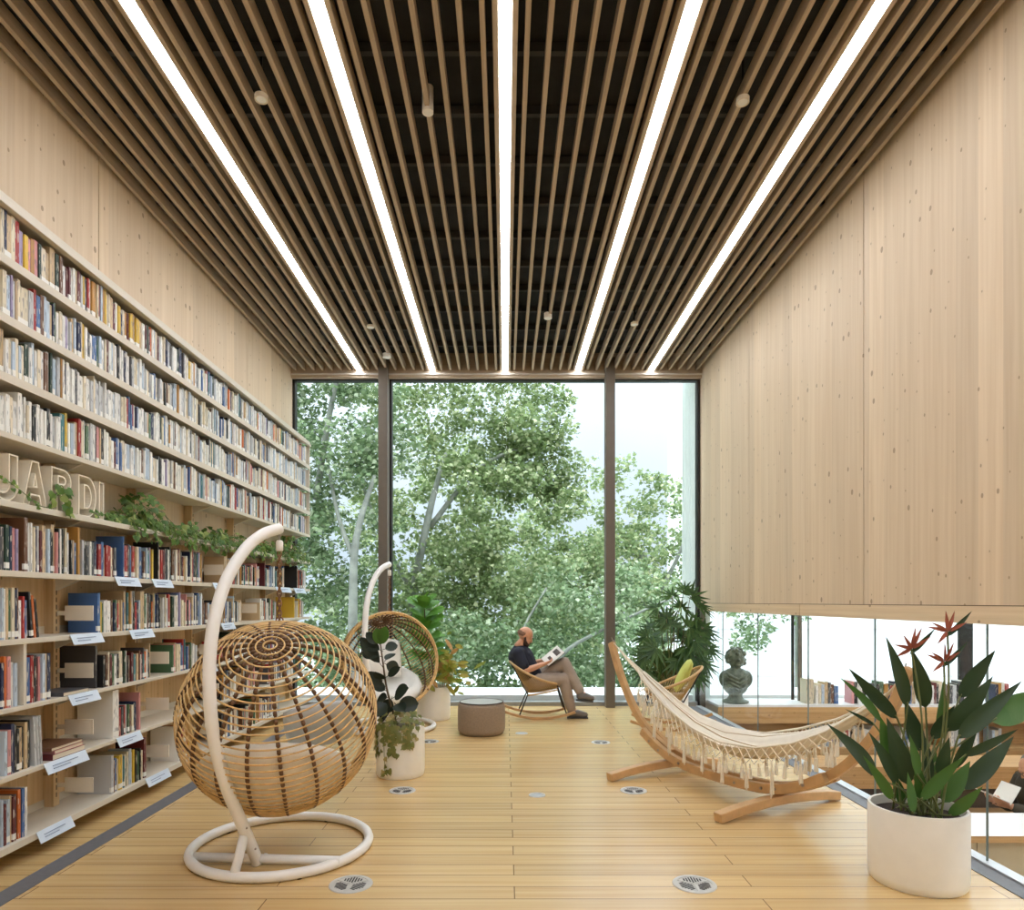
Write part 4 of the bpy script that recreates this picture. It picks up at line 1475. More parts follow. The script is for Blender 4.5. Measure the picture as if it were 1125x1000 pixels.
def bowl_cushion(loc, rz, r0, r1, amax, mat, lab):
    """thick seat pad lying in the bottom of the ball, higher at its back"""
    ax = Vector((0, -0.42, -0.9)).normalized()
    e1 = Vector((1, 0, 0))
    e2 = ax.cross(e1)
    rot = Matrix.Rotation(rz, 3, 'Z')
    prof = [(r0, amax * i / 12) for i in range(13)]
    prof += [((r0 + r1) / 2 + (r0 - r1) / 2 * math.cos(PI * k / 5), amax + 0.09 * math.sin(PI * k / 5)) for k in range(1, 5)]
    prof += [(r1 * (0.86 + 0.14 * (i / 12)), amax * i / 12) for i in range(12, -1, -1)]
    n = 40
    vs, fs = [], []
    for r, a in prof:
        for k in range(n):
            f = 2 * PI * k / n
            p = (ax * math.cos(a) + (e1 * math.cos(f) + e2 * math.sin(f)) * math.sin(a)) * r
            vs.append(rot @ p)
    for i in range(len(prof) - 1):
        for k in range(n):
            l = (k + 1) % n
            fs.append((i * n + k, i * n + l, (i + 1) * n + l, (i + 1) * n + k))
    o = MB().add(vs, fs).build('seat_cushion', mat, None, smooth=True)
    o.location = (loc[0], loc[1], 0.805)
    return tag(o, lab, 'cushion', None)


def egg_pillow(loc, rz, c, ax, ay, az, s, th, mat, lab):
    rot = Matrix.Rotation(rz, 3, 'Z')
    m = MB()
    pillow(m, (0, 0, 0), rot @ Vector(ax), rot @ Vector(ay), rot @ Vector(az), s, s, th)
    o = m.build('pillow', mat, None, smooth=True)
    o.location = Vector((loc[0], loc[1], 0.805)) + rot @ Vector(c)
    return tag(o, lab, 'pillow')


E1, A1 = (-1.356, 4.05, 0), math.radians(10)
E2, A2 = (-1.36, 7.92, 0), math.radians(207)
egg_chair(E1, A1, 'rattan egg chair on a white bowed stand, nearer one, turned with its back to us')
egg_chair(E2, A2, 'rattan egg chair by the glazing, its open side and white cushions facing the room')
bowl_cushion(E1, A1, 0.535, 0.40, math.radians(52), M['canvas'], 'cream seat pad filling the bottom of the nearer egg chair')
bowl_cushion(E2, A2, 0.535, 0.40, math.radians(52), M['white_canvas'], 'white seat pad in the egg chair by the glazing')
egg_pillow(E1, A1, (0.24, -0.02, -0.05), (1, 0.3, 0.1), (0, -0.75, 0.65), (0, 0.65, 0.75), 0.42, 0.14, M['greycanvas'], 'grey-white pillow leaning inside the nearer egg chair')
egg_pillow(E2, A2, (0.03, -0.2, 0.03), (1, 0.1, 0.12), (-0.1, -0.45, 0.9), (0, 0.9, 0.45), 0.5, 0.16, M['white_canvas'], 'white pillow leaning in the egg chair by the glazing')

# ================================================================== ottoman
ot = thing('ottoman', 'round taupe woven pouf with sheen painted on its tray top, between plant and rocking chair', 'ottoman', (-0.27, 7.67, 0))
MB().lathe([(0.225, 0.0), (0.245, 0.012), (0.265, 0.045), (0.268, 0.06), (0.27, 0.2), (0.268, 0.31), (0.262, 0.335), (0.25, 0.352), (0.0, 0.352)], n=56).build('body', M['pouf'], ot, smooth=True)
MB().lathe([(0.235, 0.352), (0.25, 0.354), (0.253, 0.362), (0.246, 0.368), (0.238, 0.364), (0.235, 0.352)], n=56, cap=False).build('piping', M['dark_trim'], ot, smooth=True)
MB().lathe([(0.0, 0.363), (0.238, 0.363), (0.238, 0.353), (0.0, 0.353)], n=56).build('tray', M['pouf_top'], ot)  # top disc carrying the painted window sheen

# ================================================================== rocking chairs
def rocking_chair(loc, rz, lab):
    t = thing('rocking_chair', lab, 'rocking chair', loc, rz, 'corded rocking chairs')
    for s in (-1, 1):
        y = 0.24 * s
        pts = [(x, y, 0.017 + 0.42 * (x - 0.03) ** 2) for x in [-0.5 + 0.97 * i / 24 for i in range(25)]]
        MB().bar(pts, 0.036, 0.034).build('rocker', M['chairwood'], t, bevel=0.006)
        MB().tube([(-0.13, 0.17 * s, 0.31), (-0.24, y, 0.052)], 0.0085, 8).build('leg', M['blackmetal'], t, smooth=True)
        MB().tube([(0.25, 0.19 * s, 0.42), (0.36, y, 0.068)], 0.0085, 8).build('leg', M['blackmetal'], t, smooth=True)
    fr = MB()
    fr.tube([(-0.13, -0.17, 0.31), (-0.13, 0.17, 0.31)], 0.008, 8)
    fr.tube([(0.25, -0.19, 0.42), (0.25, 0.19, 0.42)], 0.008, 8)
    for s in (-1, 1):
        fr.tube([(-0.13, 0.17 * s, 0.31), (-0.33, 0.2 * s, 0.69)], 0.008, 8)
    fr.build('back_frame', M['blackmetal'], t, smooth=True)
    for s in (-1, 1):
        MB().tube(spline([(-0.13, 0.17 * s, 0.3), (0.05, 0.19 * s, 0.33), (0.25, 0.19 * s, 0.375)], 6), 0.011, 8).build('side_rail', M['hoop'], t, smooth=True)
    n = 64

    def hoop(a):
        c, s = math.cos(a), math.sin(a)
        x = -0.03 + 0.33 * c
        y = 0.36 * s * (1.0 - 0.18 * c)
        u = (0.30 - x) / 0.66
        return Vector((x, y, 0.435 + 0.29 * u - 0.035 * s * s))

    def loop(a):
        c, s = math.cos(a), math.sin(a)
        x = 0.08 + 0.2 * c
        return Vector((x, 0.17 * s, 0.325 + 0.06 * (c + 1) / 2 + 0.025 * max(0, c)))
    MB().tube([hoop(2 * PI * i / n) for i in range(n)], 0.016, 8, closed=True).build('hoop', M['hoop'], t, smooth=True)
    MB().tube([loop(2 * PI * i / 40) for i in range(40)], 0.009, 6, closed=True).build('seat_ring', M['hoop'], t, smooth=True)
    cd = MB()
    for i in range(60):
        a = 2 * PI * i / 60
        p, q = hoop(a), loop(a)
        cd.tube([p, p.lerp(q, 0.5) + Vector((0, 0, -0.02)), q], 0.0036, 4)
    for i in range(-9, 10):
        y = 0.17 * math.sin(i / 10 * PI / 2)
        xx = 0.2 * math.cos(i / 10 * PI / 2)
        cd.tube([(0.08 - xx, y, 0.327 + 0.03 * (1 - xx / 0.2)), (0.08 + xx, y, 0.325 + 0.06 * (xx / 0.2 + 1) / 2)], 0.0042, 4)
    cd.build('cord_weave', M['cord'], t)
    return t


RC1 = (0.42, 8.78, 0)
rocking_chair(RC1, 0, 'cord rocking chair that the reading man sits in')
rocking_chair((1.98, 8.05, 0), math.radians(168), 'empty cord rocking chair with a lime cushion behind the hammock')
m = MB()
pillow(m, (0, 0, 0), (0, 1, 0), (-0.45, 0, 0.9), (0.9, 0, 0.45), 0.42, 0.42, 0.12)
o = m.build('cushion', M['lime'], None, smooth=True)
o.location = (2.12, 8.02, 0.62)
o.rotation_euler = (0, 0, math.radians(168))
tag(o, 'lime green cushion leaning in the empty rocking chair', 'cushion')

# ================================================================== hammock on its stand
HC = Vector((1.69, 5.36, 0))
HU = Vector((0.477, -0.879, 0))
HV = Vector((0.879, 0.477, 0))


def H(s, q, z):
    return HC + HU * s + HV * q + Vector((0, 0, z))


hs = thing('hammock_stand', 'curved larch stand on two arched feet that carries the hammock', 'hammock stand', HC)


def beamz(sp):
    a = abs(sp)
    return float(np.interp(a, [0, 0.25, 0.45, 0.65, 0.88, 1.05, 1.2, 1.33, 1.45, 1.5], [0.125, 0.13, 0.15, 0.195, 0.305, 0.44, 0.62, 0.83, 1.09, 1.19]))


for sg in (-1, 1):
    pts = spline([H(0.08 + sg * a, 0, beamz(a) + 0.01) for a in (0.6, 0.75, 0.88, 1.05, 1.2, 1.33, 1.43, 1.45)], 4)
    MB().bar(pts, 0.05, 0.062, up=tuple(HU * -sg + Vector((0, 0, 1)))).build('upper_arm', M['larch'], hs, w=True, bevel=0.006)
for q in (-0.058, 0.058):
    pts = spline([H(0.08 + a, q, beamz(a)) for a in (-0.92, -0.7, -0.45, -0.2, 0, 0.2, 0.45, 0.7, 0.92)], 4)
    MB().bar(pts, 0.05, 0.072).build('lower_arc', M['larch'], hs, w=True, bevel=0.006)
for s in (-0.6, 0.6):
    pts = [H(s + 0.02 * (k / 8 * 2 - 1), 0.6 * (k / 8 * 2 - 1), 0.036 + 0.05 * (1 - (k / 8 * 2 - 1) ** 2) - 0.002) for k in range(9)]
    MB().bar(pts, 0.075, 0.064).build('foot', M['larch'], hs, w=True, bevel=0.006)
for s in (-0.72, -0.6, -0.35, 0.25, 0.5, 0.62, 0.85):
    c = H(s, -0.086, beamz(s - 0.08))
    MB().tube([c, c - HV * 0.006], 0.011, 10).build('bolt', M['bolt'], hs, w=True)

ham = thing('hammock', 'cream cotton hammock with a crocheted fringe, slung in the larch stand', 'hammock', HC)
S0, S1 = -0.93, 1.36


NEAR = [(-0.93, 0.855), (-0.853, 0.81), (-0.46, 0.622), (-0.095, 0.494), (0.204, 0.441), (0.535, 0.455), (0.815, 0.536), (1.031, 0.644), (1.225, 0.788), (1.461, 0.973)]
FAR = [(-0.93, 0.855), (-0.86, 0.803), (-0.576, 0.628), (-0.34, 0.516), (-0.064, 0.466), (0.293, 0.482), (0.635, 0.58), (0.957, 0.70), (1.256, 0.86), (1.461, 0.985)]


def edge(s, v=0.0):
    """height of the cloth's selvedge, from the near (-1) to the far (+1) one"""
    a = float(np.interp(s, [p[0] for p in NEAR], [p[1] for p in NEAR]))
    b = float(np.interp(s, [p[0] for p in FAR], [p[1] for p in FAR]))
    return a + (b - a) * (v + 1) / 2


def wid(s):
    u = (s - S0) / (S1 - S0)
    return 0.03 + 0.165 * max(0, math.sin(PI * min(1, max(0, u)))) ** 0.8


cl = MB()
NS, NQ = 60, 33
vs, fs = [], []
for i in range(NS + 1):
    s = S0 + (S1 - S0) * i / NS
    w = wid(s)
    for j in range(NQ + 1):
        v = j / NQ * 2 - 1
        q = w * v * (1 - 0.12 * (1 - v * v))
        ripple = 0.02 * math.sin(v * 15 + 3 * math.sin(s * 1.3)) * (0.35 + 0.65 * abs(v)) + 0.006 * math.sin(v * 41 + s)
        z = edge(s, v) - 0.13 * w / 0.195 * (1 - v * v) + ripple
        vs.append(H(s, q, z))
for i in range(NS):
    for j in range(NQ):
        a = i * (NQ + 1) + j
        fs.append((a, a + 1, a + NQ + 2, a + NQ + 1))
cl.add(vs, fs)
o = cl.build('cloth', M['canvas'], ham, smooth=True, w=True)
sd = o.modifiers.new('thick', 'SOLIDIFY')
sd.thickness = 0.004
# hem cords, then tan tubes drawing both stripes and crease shade
hem = MB()
for v in (-1, 1):
    hem.tube([H(S0 + (S1 - S0) * i / 50, wid(S0 + (S1 - S0) * i / 50) * v, edge(S0 + (S1 - S0) * i / 50, v)) for i in range(51)], 0.009, 6)
hem.build('hem', M['rope'], ham, smooth=True, w=True)
for k, v in enumerate((-0.72, -0.45, -0.2, 0.1, 0.4, 0.62, 0.85)):
    pl = []
    for i in range(51):
        s = S0 + (S1 - S0) * i / 50
        w = wid(s)
        q = w * v * (1 - 0.12 * (1 - v * v))
        rp_ = 0.02 * math.sin(v * 15 + 3 * math.sin(s * 1.3)) * (0.35 + 0.65 * abs(v)) + 0.006 * math.sin(v * 41 + s)
        pl.append(H(s, q, edge(s, v) - 0.13 * w / 0.195 * (1 - v * v) + rp_ + 0.002))
    MB().tube(pl, 0.0055 if k % 2 else 0.0035, 5).build('crease_stripe', M['creasecord'], ham, smooth=True, w=True)
# cords to both tips
ringL, ringR = H(-1.335, 0, 1.10), H(1.49, 0, 1.08)
for end, s, tipp in (('a', S0, ringL), ('b', S1, ringR)):
    cdm = MB()
    for j in range(13):
        v = j / 12 * 2 - 1
        e_ = H(s, wid(s) * v, edge(s, v) - 0.03 * (1 - v * v))
        cdm.tube([e_, e_.lerp(tipp, 0.5) + Vector((0, 0, -0.012)), tipp], 0.0035, 4)
    cdm.build('end_cord', M['rope'], ham, w=True)
for tipp, d in ((ringL, H(-1.37, 0, 1.15)), (ringR, H(1.5, 0, 1.13))):
    hk = MB()
    hk.tube(arc(tipp, 0.022, 0, 6.0, 14, HU, (0, 0, 1)), 0.004, 6)
    hk.tube([tipp, d], 0.004, 6)
    hk.build('hanging_ring', M['bolt'], ham, w=True)


def fringe(side, seed):
    rd = random.Random(seed)
    mb = MB()
    n = 58
    sl = [S0 + 0.06 + (S1 - 0.28 - S0) * i / n for i in range(n + 1)]
    rows_ = 3

    def pt(i, r):
        s = sl[i] if i <= n else sl[n]
        return H(s, side * (wid(s) + 0.004 + 0.03 * r / 3), edge(s, side) - 0.036 * r - 0.004 * math.sin(i * 0.5))
    for r in range(rows_):
        for i in range(n):
            a, b = pt(i, r), pt(i + 1, r + 1)
            c, d = pt(i + 1, r), pt(i, r + 1)
            if (i + r) % 2 == 0:
                mb.tube([a, b], 0.0042, 4)
            else:
                mb.tube([d, c], 0.0042, 4)
    for i in range(n + 1):
        p = pt(i, 3)
        big = (i % 6 == 3)
        L = (0.19 if big else 0.11) * rd.uniform(0.8, 1.2)
        if i % 2 == 0 or big:
            L = min(L, p.z - 0.06)
            k = rd.uniform(-0.01, 0.01)
            mb.tube([p, p + Vector((k, k, -L * 0.3)), p + Vector((k, k, -L * 0.34)), p + Vector((k * 1.5, k, -L))], [0.005, 0.007, 0.011, 0.015], 6)
            for _ in range(3):
                e_ = p + Vector((k + rd.uniform(-.012, .012), rd.uniform(-.01, .01), -L * rd.uniform(0.9, 1.15)))
                mb.tube([p + Vector((0, 0, -L * .3)), e_], 0.0035, 4)
    return mb


fringe(-1, 5).build('fringe', M['rope'], ham, w=True)
fringe(1, 6).build('fringe', M['rope'], ham, w=True)

# ================================================================== floor outlets
def floor_vent(px, py, r, lab, kind='vent'):
    p = P(px, py, F * EYE / (py - CY))
    v = thing('floor_vent', lab, 'floor vent', (p.x, p.y, 0), 0, 'round floor vents')
    MB().lathe([(r * 0.8, 0.0), (r * 0.8, 0.006), (r * 0.97, 0.006), (r, 0.002), (r, 0.0003), (r * 0.8, 0.0003)], n=40, cap=False).build('ring', M['vent'], v)
    m = MB().lathe([(0, 0.003), (r * 0.8, 0.003), (r * 0.8, 0.0004), (0, 0.0004)], n=32)
    m.build('plate', M['vent'], v)
    if kind == 'vent':
        sp = MB()
        for k in range(3):
            a = 2 * PI * k / 3 + 0.5
            sp.obox((0.4 * r * math.cos(a), 0.4 * r * math.sin(a), 0.0045), (math.cos(a), math.sin(a), 0), (-math.sin(a), math.cos(a), 0), (0, 0, 1), 0.4 * r, 0.005, 0.0015)
        sp.build('grille_frame', M['vent'], v)
        sl = MB()
        for k in range(3):
            a = 2 * PI * (k + 0.5) / 3 + 0.5
            dirv, per = Vector((math.cos(a), math.sin(a), 0)), Vector((-math.sin(a), math.cos(a), 0))
            for q in range(-3, 4):
                L = 0.30 * r * (1 - abs(q) / 5)
                c = dirv * (0.46 * r) + per * (q * 0.125 * r)
                sl.obox((c.x, c.y, 0.0036), dirv, per, (0, 0, 1), L, 0.034 * r, 0.0007)
        sl.build('grille', M['frame'], v)
    else:
        MB().lathe([(0, 0.0032), (0, 0.0045), (r * 0.55, 0.0045), (r * 0.6, 0.0032)], n=24).build('cap', M['alu'], v)


floor_vent(385.5, 972, 0.115, 'round slotted floor vent just in front of the egg chair ring')
floor_vent(763, 972, 0.115, 'round slotted floor vent out in the open floor, nearest the big white planter')
floor_vent(442, 869, 0.105, 'round slotted floor vent in front of the rubber plant pot')
floor_vent(696, 869, 0.105, 'round slotted floor vent beside the foot of the hammock stand')
floor_vent(590, 874, 0.065, 'small plain metal floor outlet in the middle of the planks', 'cap')
floor_vent(660, 816, 0.10, 'round floor vent between the rocking man and the hammock')
floor_vent(472, 815, 0.10, 'round floor vent between the two potted plants by the egg chair')
floor_vent(573, 806, 0.07, 'small metal floor outlet in front of the rocking chair', 'cap')
# ================================================================== the lower room's furniture
lg = thing('window_ledge', 'long timber ledge with an open book niche, below the lower room glazing', 'ledge', (5.5, 9.4, -0.95))
MB().box(2.9, 8.5, 9.17, 9.66, 0.06, 0.09).build('top', M['countertop'], lg, w=True)
MB().box(2.9, 8.5, 9.17, 9.19, -0.16, 0.06).build('front_panel', M['ledge'], lg, w=True)
MB().box(2.9, 8.5, 9.18, 9.66, -0.54, -0.5).build('niche_shelf', M['ledge'], lg, w=True)
MB().box(2.9, 8.5, 9.5, 9.66, -0.5, -0.16).build('niche_back', M['ledge'], lg, w=True)
MB().box(2.9, 8.5, 9.20, 9.66, -0.95, -0.54).build('plinth', M['ledge'], lg, w=True)
bn = thing('bench', 'long timber bench with shadow gap painted on its base, in front of the lower ledge', 'bench', (5.7, 8.2, -0.95))
MB().box(2.95, 8.4, 7.9, 8.5, -0.70, -0.44).build('seat', M['dark_ledge'], bn, w=True, bevel=0.006)
MB().box(3.05, 8.3, 8.0, 8.45, -0.95, -0.70).build('base', M['dark_trim'], bn, w=True)  # dark colour holds the shade of the gap under the seat
ct = thing('counter', 'low white-topped counter in the lower room behind the big planter', 'counter', (5.0, 5.15, -0.95))
MB().box(3.25, 6.8, 4.88, 5.42, -0.25, -0.20).build('worktop', M['countertop'], ct, w=True, bevel=0.004)
MB().box(3.25, 6.8, 4.879, 4.885, -0.249, -0.201).build('edge_band', M['ledge'], ct, w=True)
fp = panels(MB(), 0, 0, [0, 1], 0, 1)
fp = MB()
for a, b in ((3.27, 3.46), (3.465, 4.6), (4.605, 5.7), (5.705, 6.78)):
    fp.box(a, b, 4.94, 4.96, -0.95, -0.25)
fp.build('front_panel', M['beige'], ct, w=True)
MB().box(3.27, 6.78, 4.965, 5.0, -0.95, -0.251).build('core', M['groove'], ct, w=True)

# ------------------------------------------------------------------ bust
bx, by, bz = P(808, 0, 9.4).x, 9.4, 0.091
bu = thing('bust', 'green-glazed bust of a curly-haired child on the ledge past the side glazing', 'sculpture', (bx, by, bz))
MB().lathe([(0.17, 0), (0.18, 0.015), (0.175, 0.03), (0.12, 0.05), (0.09, 0.09), (0.1, 0.14), (0.13, 0.16)], (bx, by, bz), 32).build('socle', M['bronze'], bu, smooth=True, w=True)
m = MB()
m.ball((bx, by, bz + 0.26), 0.18, 0.13, 0.17, 20, 12)
m.ball((bx, by, bz + 0.37), 0.19, 0.12, 0.12, 20, 12)
for s in (-1, 1):
    m.ball((bx + 0.145 * s, by - 0.01, bz + 0.33), 0.085, 0.1, 0.12, 16, 10)
    for k in range(4):
        m.tube(spline([(bx + s * 0.16, by - 0.06, bz + 0.42 - 0.05 * k), (bx + s * 0.08, by - 0.135, bz + 0.37 - 0.05 * k), (bx, by - 0.145, bz + 0.33 - 0.05 * k)], 5), 0.018, 8)
m.limb([(bx, by, bz + 0.42), (bx, by, bz + 0.55)], [0.075, 0.06])
hc = Vector((bx + 0.005, by - 0.01, bz + 0.615))
m.ball(hc, 0.115, 0.125, 0.14, 20, 14)
m.ball(hc + Vector((0, -0.13, -0.02)), 0.017, 0.02, 0.026, 10, 8)
m.ball(hc + Vector((0, -0.09, -0.085)), 0.035, 0.03, 0.025, 10, 8)
for s in (-1, 1):
    m.ball(hc + Vector((0.045 * s, -0.085, -0.04)), 0.032, 0.025, 0.03, 10, 8)
rd = random.Random(3)
for k in range(90):
    a, z = rd.uniform(0, 2 * PI), rd.uniform(-0.6, 1)
    d = Vector((math.cos(a) * math.sqrt(1 - z * z), math.sin(a) * math.sqrt(1 - z * z), z))
    if d.y < -0.35 and d.z < 0.45:
        continue
    m.ball(hc + Vector((d.x * 0.128, d.y * 0.135, d.z * 0.142)), rd.uniform(0.02, 0.034), n=8, m=6)
fused(m, 'figure', M['bronze'], bu, 0.008, 2)

# ================================================================== planted pots
def pot(t, c, r, h, mat='pot', soil_drop=0.05):
    MB().lathe([(r * 0.93, 0.0), (r * 0.97, 0.012), (r, 0.05), (r, h - 0.01), (r * 0.985, h), (r * 0.93, h), (r * 0.92, h - 0.01), (r * 0.9, h - soil_drop - 0.02)], c, 56).build('pot', M[mat], t, smooth=False, w=True)
    MB().lathe([(0, h - soil_drop + 0.015), (r * 0.5, h - soil_drop + 0.008), (r * 0.915, h - soil_drop), (r * 0.9, h - soil_drop - 0.01), (0, h - soil_drop - 0.01)], c, 32).build('soil', M['soil'], t, w=True)
    for o in [x for x in COL.objects if x.parent == t and x.name.startswith('pot')]:
        o.data.polygons.foreach_set('use_smooth', [True] * len(o.data.polygons))
        e = o.modifiers.new('edges', 'EDGE_SPLIT')
        e.split_angle = math.radians(40)


LANCE = lambda u: 0.0 if u <= 0 or u >= 1 else (math.sin(PI * u ** 0.72)) ** 0.9 * (1.06 - 0.35 * u)
OVAL = lambda u: 0.0 if u <= 0 or u >= 1 else math.sin(PI * u) ** 0.6
FIDDLE = lambda u: 0.0 if u <= 0 or u >= 1 else (0.55 + 0.5 * u) * min(1, math.sin(PI * u) ** 0.5 * 1.15)

# bird of paradise in the big planter
BC = Vector((2.215, 3.62, 0))
bp_ = thing('potted_bird_of_paradise', 'tall dark-leaved bird of paradise with orange flowers in the big white planter', 'potted plant', BC)
pot(bp_, BC, 0.238, 0.405)
LV = [  # tip px, base px, width px, depth shift
    (908, 795, 963, 853, 24, -0.10), (922, 744, 968, 793, 15, 0.05), (932, 734, 986, 790, 19, 0.12), (973, 699, 997, 777, 24, -0.05), (1001, 712, 1017, 778, 24, 0.10), (928, 779, 961, 797, 6, 0.15),
    (1094, 714, 1054, 767, 22, 0.15), (1091, 743, 1039, 804, 26, 0.0), (1123, 748, 1052, 812, 24, -0.08), (1160, 756, 1089, 793, 38, 0.12), (1119, 801, 1059, 831, 13, -0.05), (1114, 809, 1058, 868, 26, 0.08),
    (1080, 864, 1042, 896, 17, -0.14), (967, 787, 984, 846, 24, 0.02), (974, 788, 998, 863, 27, -0.03), (999, 806, 1009, 853, 17, -0.12), (954, 804, 986, 862, 20, -0.06), (948, 830, 981, 879, 15, -0.14),
    (997, 848, 1003, 894, 17, -0.2), (1043, 810, 1032, 853, 18, -0.1), (1060, 831, 1011, 879, 20, -0.16), (1066, 836, 1035, 882, 24, -0.05), (994, 768, 1011, 826, 24, 0.16), (1036, 748, 1030, 806, 22, 0.15),
    (1049, 775, 1024, 812, 20, 0.05), (1012, 800, 1018, 868, 22, 0.1), (1028, 820, 1022, 884, 20, 0.14), (976, 842, 992, 886, 18, 0.1), (1076, 790, 1046, 846, 18, 0.18), (1005, 830, 1014, 884, 16, 0.0)]
rd = random.Random(5)
for (tx, ty, bx_, by_, w, dy) in LV:
    Y = BC.y + dy
    base, tipp = P(bx_, by_, Y), P(tx, ty, Y + rd.uniform(-0.08, 0.05))
    lf = MB()
    nr = Vector((rd.uniform(-.45, .45), -1, rd.uniform(-0.1, .5)))
    lf.blade(base, tipp, w * Y / F * 0.84, nr, rd.uniform(-0.04, 0.06), 0.18, 12, LANCE, 4)
    o = lf.build('leaf', M['strelitzia_new' if (ty > 815 or rd.random() < 0.12) else 'strelitzia'], bp_, smooth=True, w=True)
    g = BC + Vector((rd.uniform(-.09, .09), rd.uniform(-.1, .1), 0.35))
    mid = g.lerp(base, 0.5) + Vector(((base.x - g.x) * -0.12, 0, 0.0))
    MB().tube(spline([g, mid, base, base.lerp(tipp, 0.05)], 5), [0.006] * 6 + [0.005] * 5 + [0.004] * 4 + [0.0015], 6).build('stalk', M['stalk'], bp_, smooth=True, w=True)
for k, (fx, fy, dy, sc_, hd) in enumerate(((1001, 713, 0.0, 1.0, 1), (1037, 727, -0.05, 0.9, 1), (1041, 694, -0.04, 0.95, 1))):
    Y = BC.y + dy
    c = P(fx, fy, Y)
    g = BC + Vector((0.0 + 0.03 * k, -0.05, 0.36))
    fs_ = MB().tube(spline([g, g.lerp(c, 0.6) + Vector((0.03, 0, 0)), c], 6), 0.005, 6).build('flower_stalk', M['stalk'], bp_, smooth=True, w=True)
    sp = MB().blade(c + Vector((-0.01, 0, -0.03)), c + Vector((0.13 * hd, 0, 0.11)) * 1.0, 0.03, (0, -1, 0.3), 0.02, 0.9, 8, LANCE)
    sp.build('spathe', M['strelitzia'], bp_, smooth=True, w=True)
    for a, L in ((165, 0.13), (140, 0.11), (205, 0.12), (95, 0.12), (62, 0.13), (35, 0.10)):
        a = math.radians(a + rd.uniform(-12, 12))
        pe = MB().blade(c, c + Vector((math.cos(a) * L * sc_, rd.uniform(-.06, .03), math.sin(a) * L * sc_)), 0.022, (rd.uniform(-.4, .4), -1, 0.2), 0.008, 0.5, 6, LANCE)
        pe.build('petal', M['flower'], bp_, smooth=True, w=True)

# rubber plant
RC = Vector((-0.907, 5.84, 0))
rp = thing('potted_rubber_plant', 'dark rubber plant with pothos spilling over its white cylinder pot, beside the egg chair', 'potted plant', RC)
pot(rp, RC, 0.208, 0.44)
st = spline([RC + Vector((-0.02, 0, 0.38)), P(434, 790, 5.84), P(425, 757, 5.82), P(421, 730, 5.84), P(418, 708, 5.84)], 5)
MB().tube(st, list(np.linspace(0.012, 0.006, len(st))), 8).build('stem', M['cane'], rp, smooth=True, w=True)
rd = random.Random(9)
RL = [(425, 757, 398, 741, 20), (422, 735, 396, 700, 15), (421, 722, 398, 716, 16), (420, 714, 437, 709, 14), (421, 728, 438, 738, 18), (423, 745, 440, 733, 10), (426, 760, 410, 752, 14), (428, 766, 414, 770, 16),
      (430, 768, 449, 756, 20), (432, 776, 460, 773, 20), (428, 770, 410, 787, 20), (431, 780, 416, 793, 18), (421, 716, 400, 706, 14), (419, 710, 402, 695, 12), (422, 727, 433, 718, 13), (433, 772, 444, 782, 16), (424, 748, 412, 738, 14), (431, 765, 425, 783, 18)]
for i, (ax_, ay_, bx_, by_, w) in enumerate(RL):
    Y = 5.84
    a, b = P(ax_, ay_, Y), P(bx_, by_, Y + rd.uniform(-0.16, 0.16))
    pet = a.lerp(b, 0.18)
    lf = MB()
    lf.blade(pet, b, w * Y / F * 0.95, (rd.uniform(-.5, .5), -0.8, rd.uniform(.1, .9)), 0.015, 0.2, 8, OVAL, 4)
    lf.tube([a, pet], 0.003, 4)
    lf.build('leaf', M['rubber'], rp, smooth=True, w=True)
for a, b in (((418, 708), (424, 688)), ((418, 708), (413, 690))):
    lf = MB().blade(P(*a, 5.84), P(*b, 5.78), 0.10, (0.2, -1, 0.2), 0.01, 0.2, 8, OVAL, 4)
    lf.build('leaf', M['rubber_new'], rp, smooth=True, w=True)
fo, vi = MB(), MB()
for k in range(150):
    a = rd.uniform(0, 2 * PI)
    q = rd.random()
    if q < 0.55:
        r_ = 0.2 * math.sqrt(rd.random())
        p = RC + Vector((r_ * math.cos(a), r_ * math.sin(a), 0.44 + rd.uniform(0.0, 0.12)))
        nr = Vector((math.cos(a) * .5, math.sin(a) * .5 - 0.5, 0.8))
    else:
        a = rd.gauss(-1.9, 0.75)
        r_ = 0.222
        p = RC + Vector((r_ * math.cos(a), r_ * math.sin(a), 0.46 - 0.16 * rd.random() ** 1.6))
        nr = Vector((math.cos(a), math.sin(a), 0.4))
    fo.poly(HEART, p, nr, (rd.uniform(-1, 1), rd.uniform(-.6, .3), -0.8), rd.uniform(0.035, 0.062))
for ang, L in ((-2.1, 0.36), (-1.75, 0.2), (-2.6, 0.22), (-1.2, 0.14)):
    pts = [RC + Vector((math.cos(ang) * 0.18, math.sin(ang) * 0.18, 0.45)), RC + Vector((math.cos(ang) * 0.222, math.sin(ang) * 0.222, 0.43)), RC + Vector((math.cos(ang + .05) * 0.22, math.sin(ang + .05) * 0.22, 0.44 - L))]
    s_ = spline(pts, 6)
    vi.tube(s_, 0.0025, 4)
    for p in s_[4:]:
        for _ in range(1 if L > .3 else 3):
            fo.poly(HEART, p + Vector((rd.uniform(-.02, .02), -0.006, rd.uniform(-.02, .02))), (math.cos(ang), math.sin(ang), .2), (rd.uniform(-1, 1), 0, -0.8), rd.uniform(0.03, 0.05))
    for _ in range(4):
        fo.poly(HEART, s_[-1] + Vector((rd.uniform(-.04, .04), -0.008, rd.uniform(-.02, .03))), (math.cos(ang), math.sin(ang), .2), (rd.uniform(-1, 1), 0, -0.6), 0.05)
vi.build('vine', M['stalk'], rp, w=True)
fo.build('foliage', M['pothos'], rp, w=True)

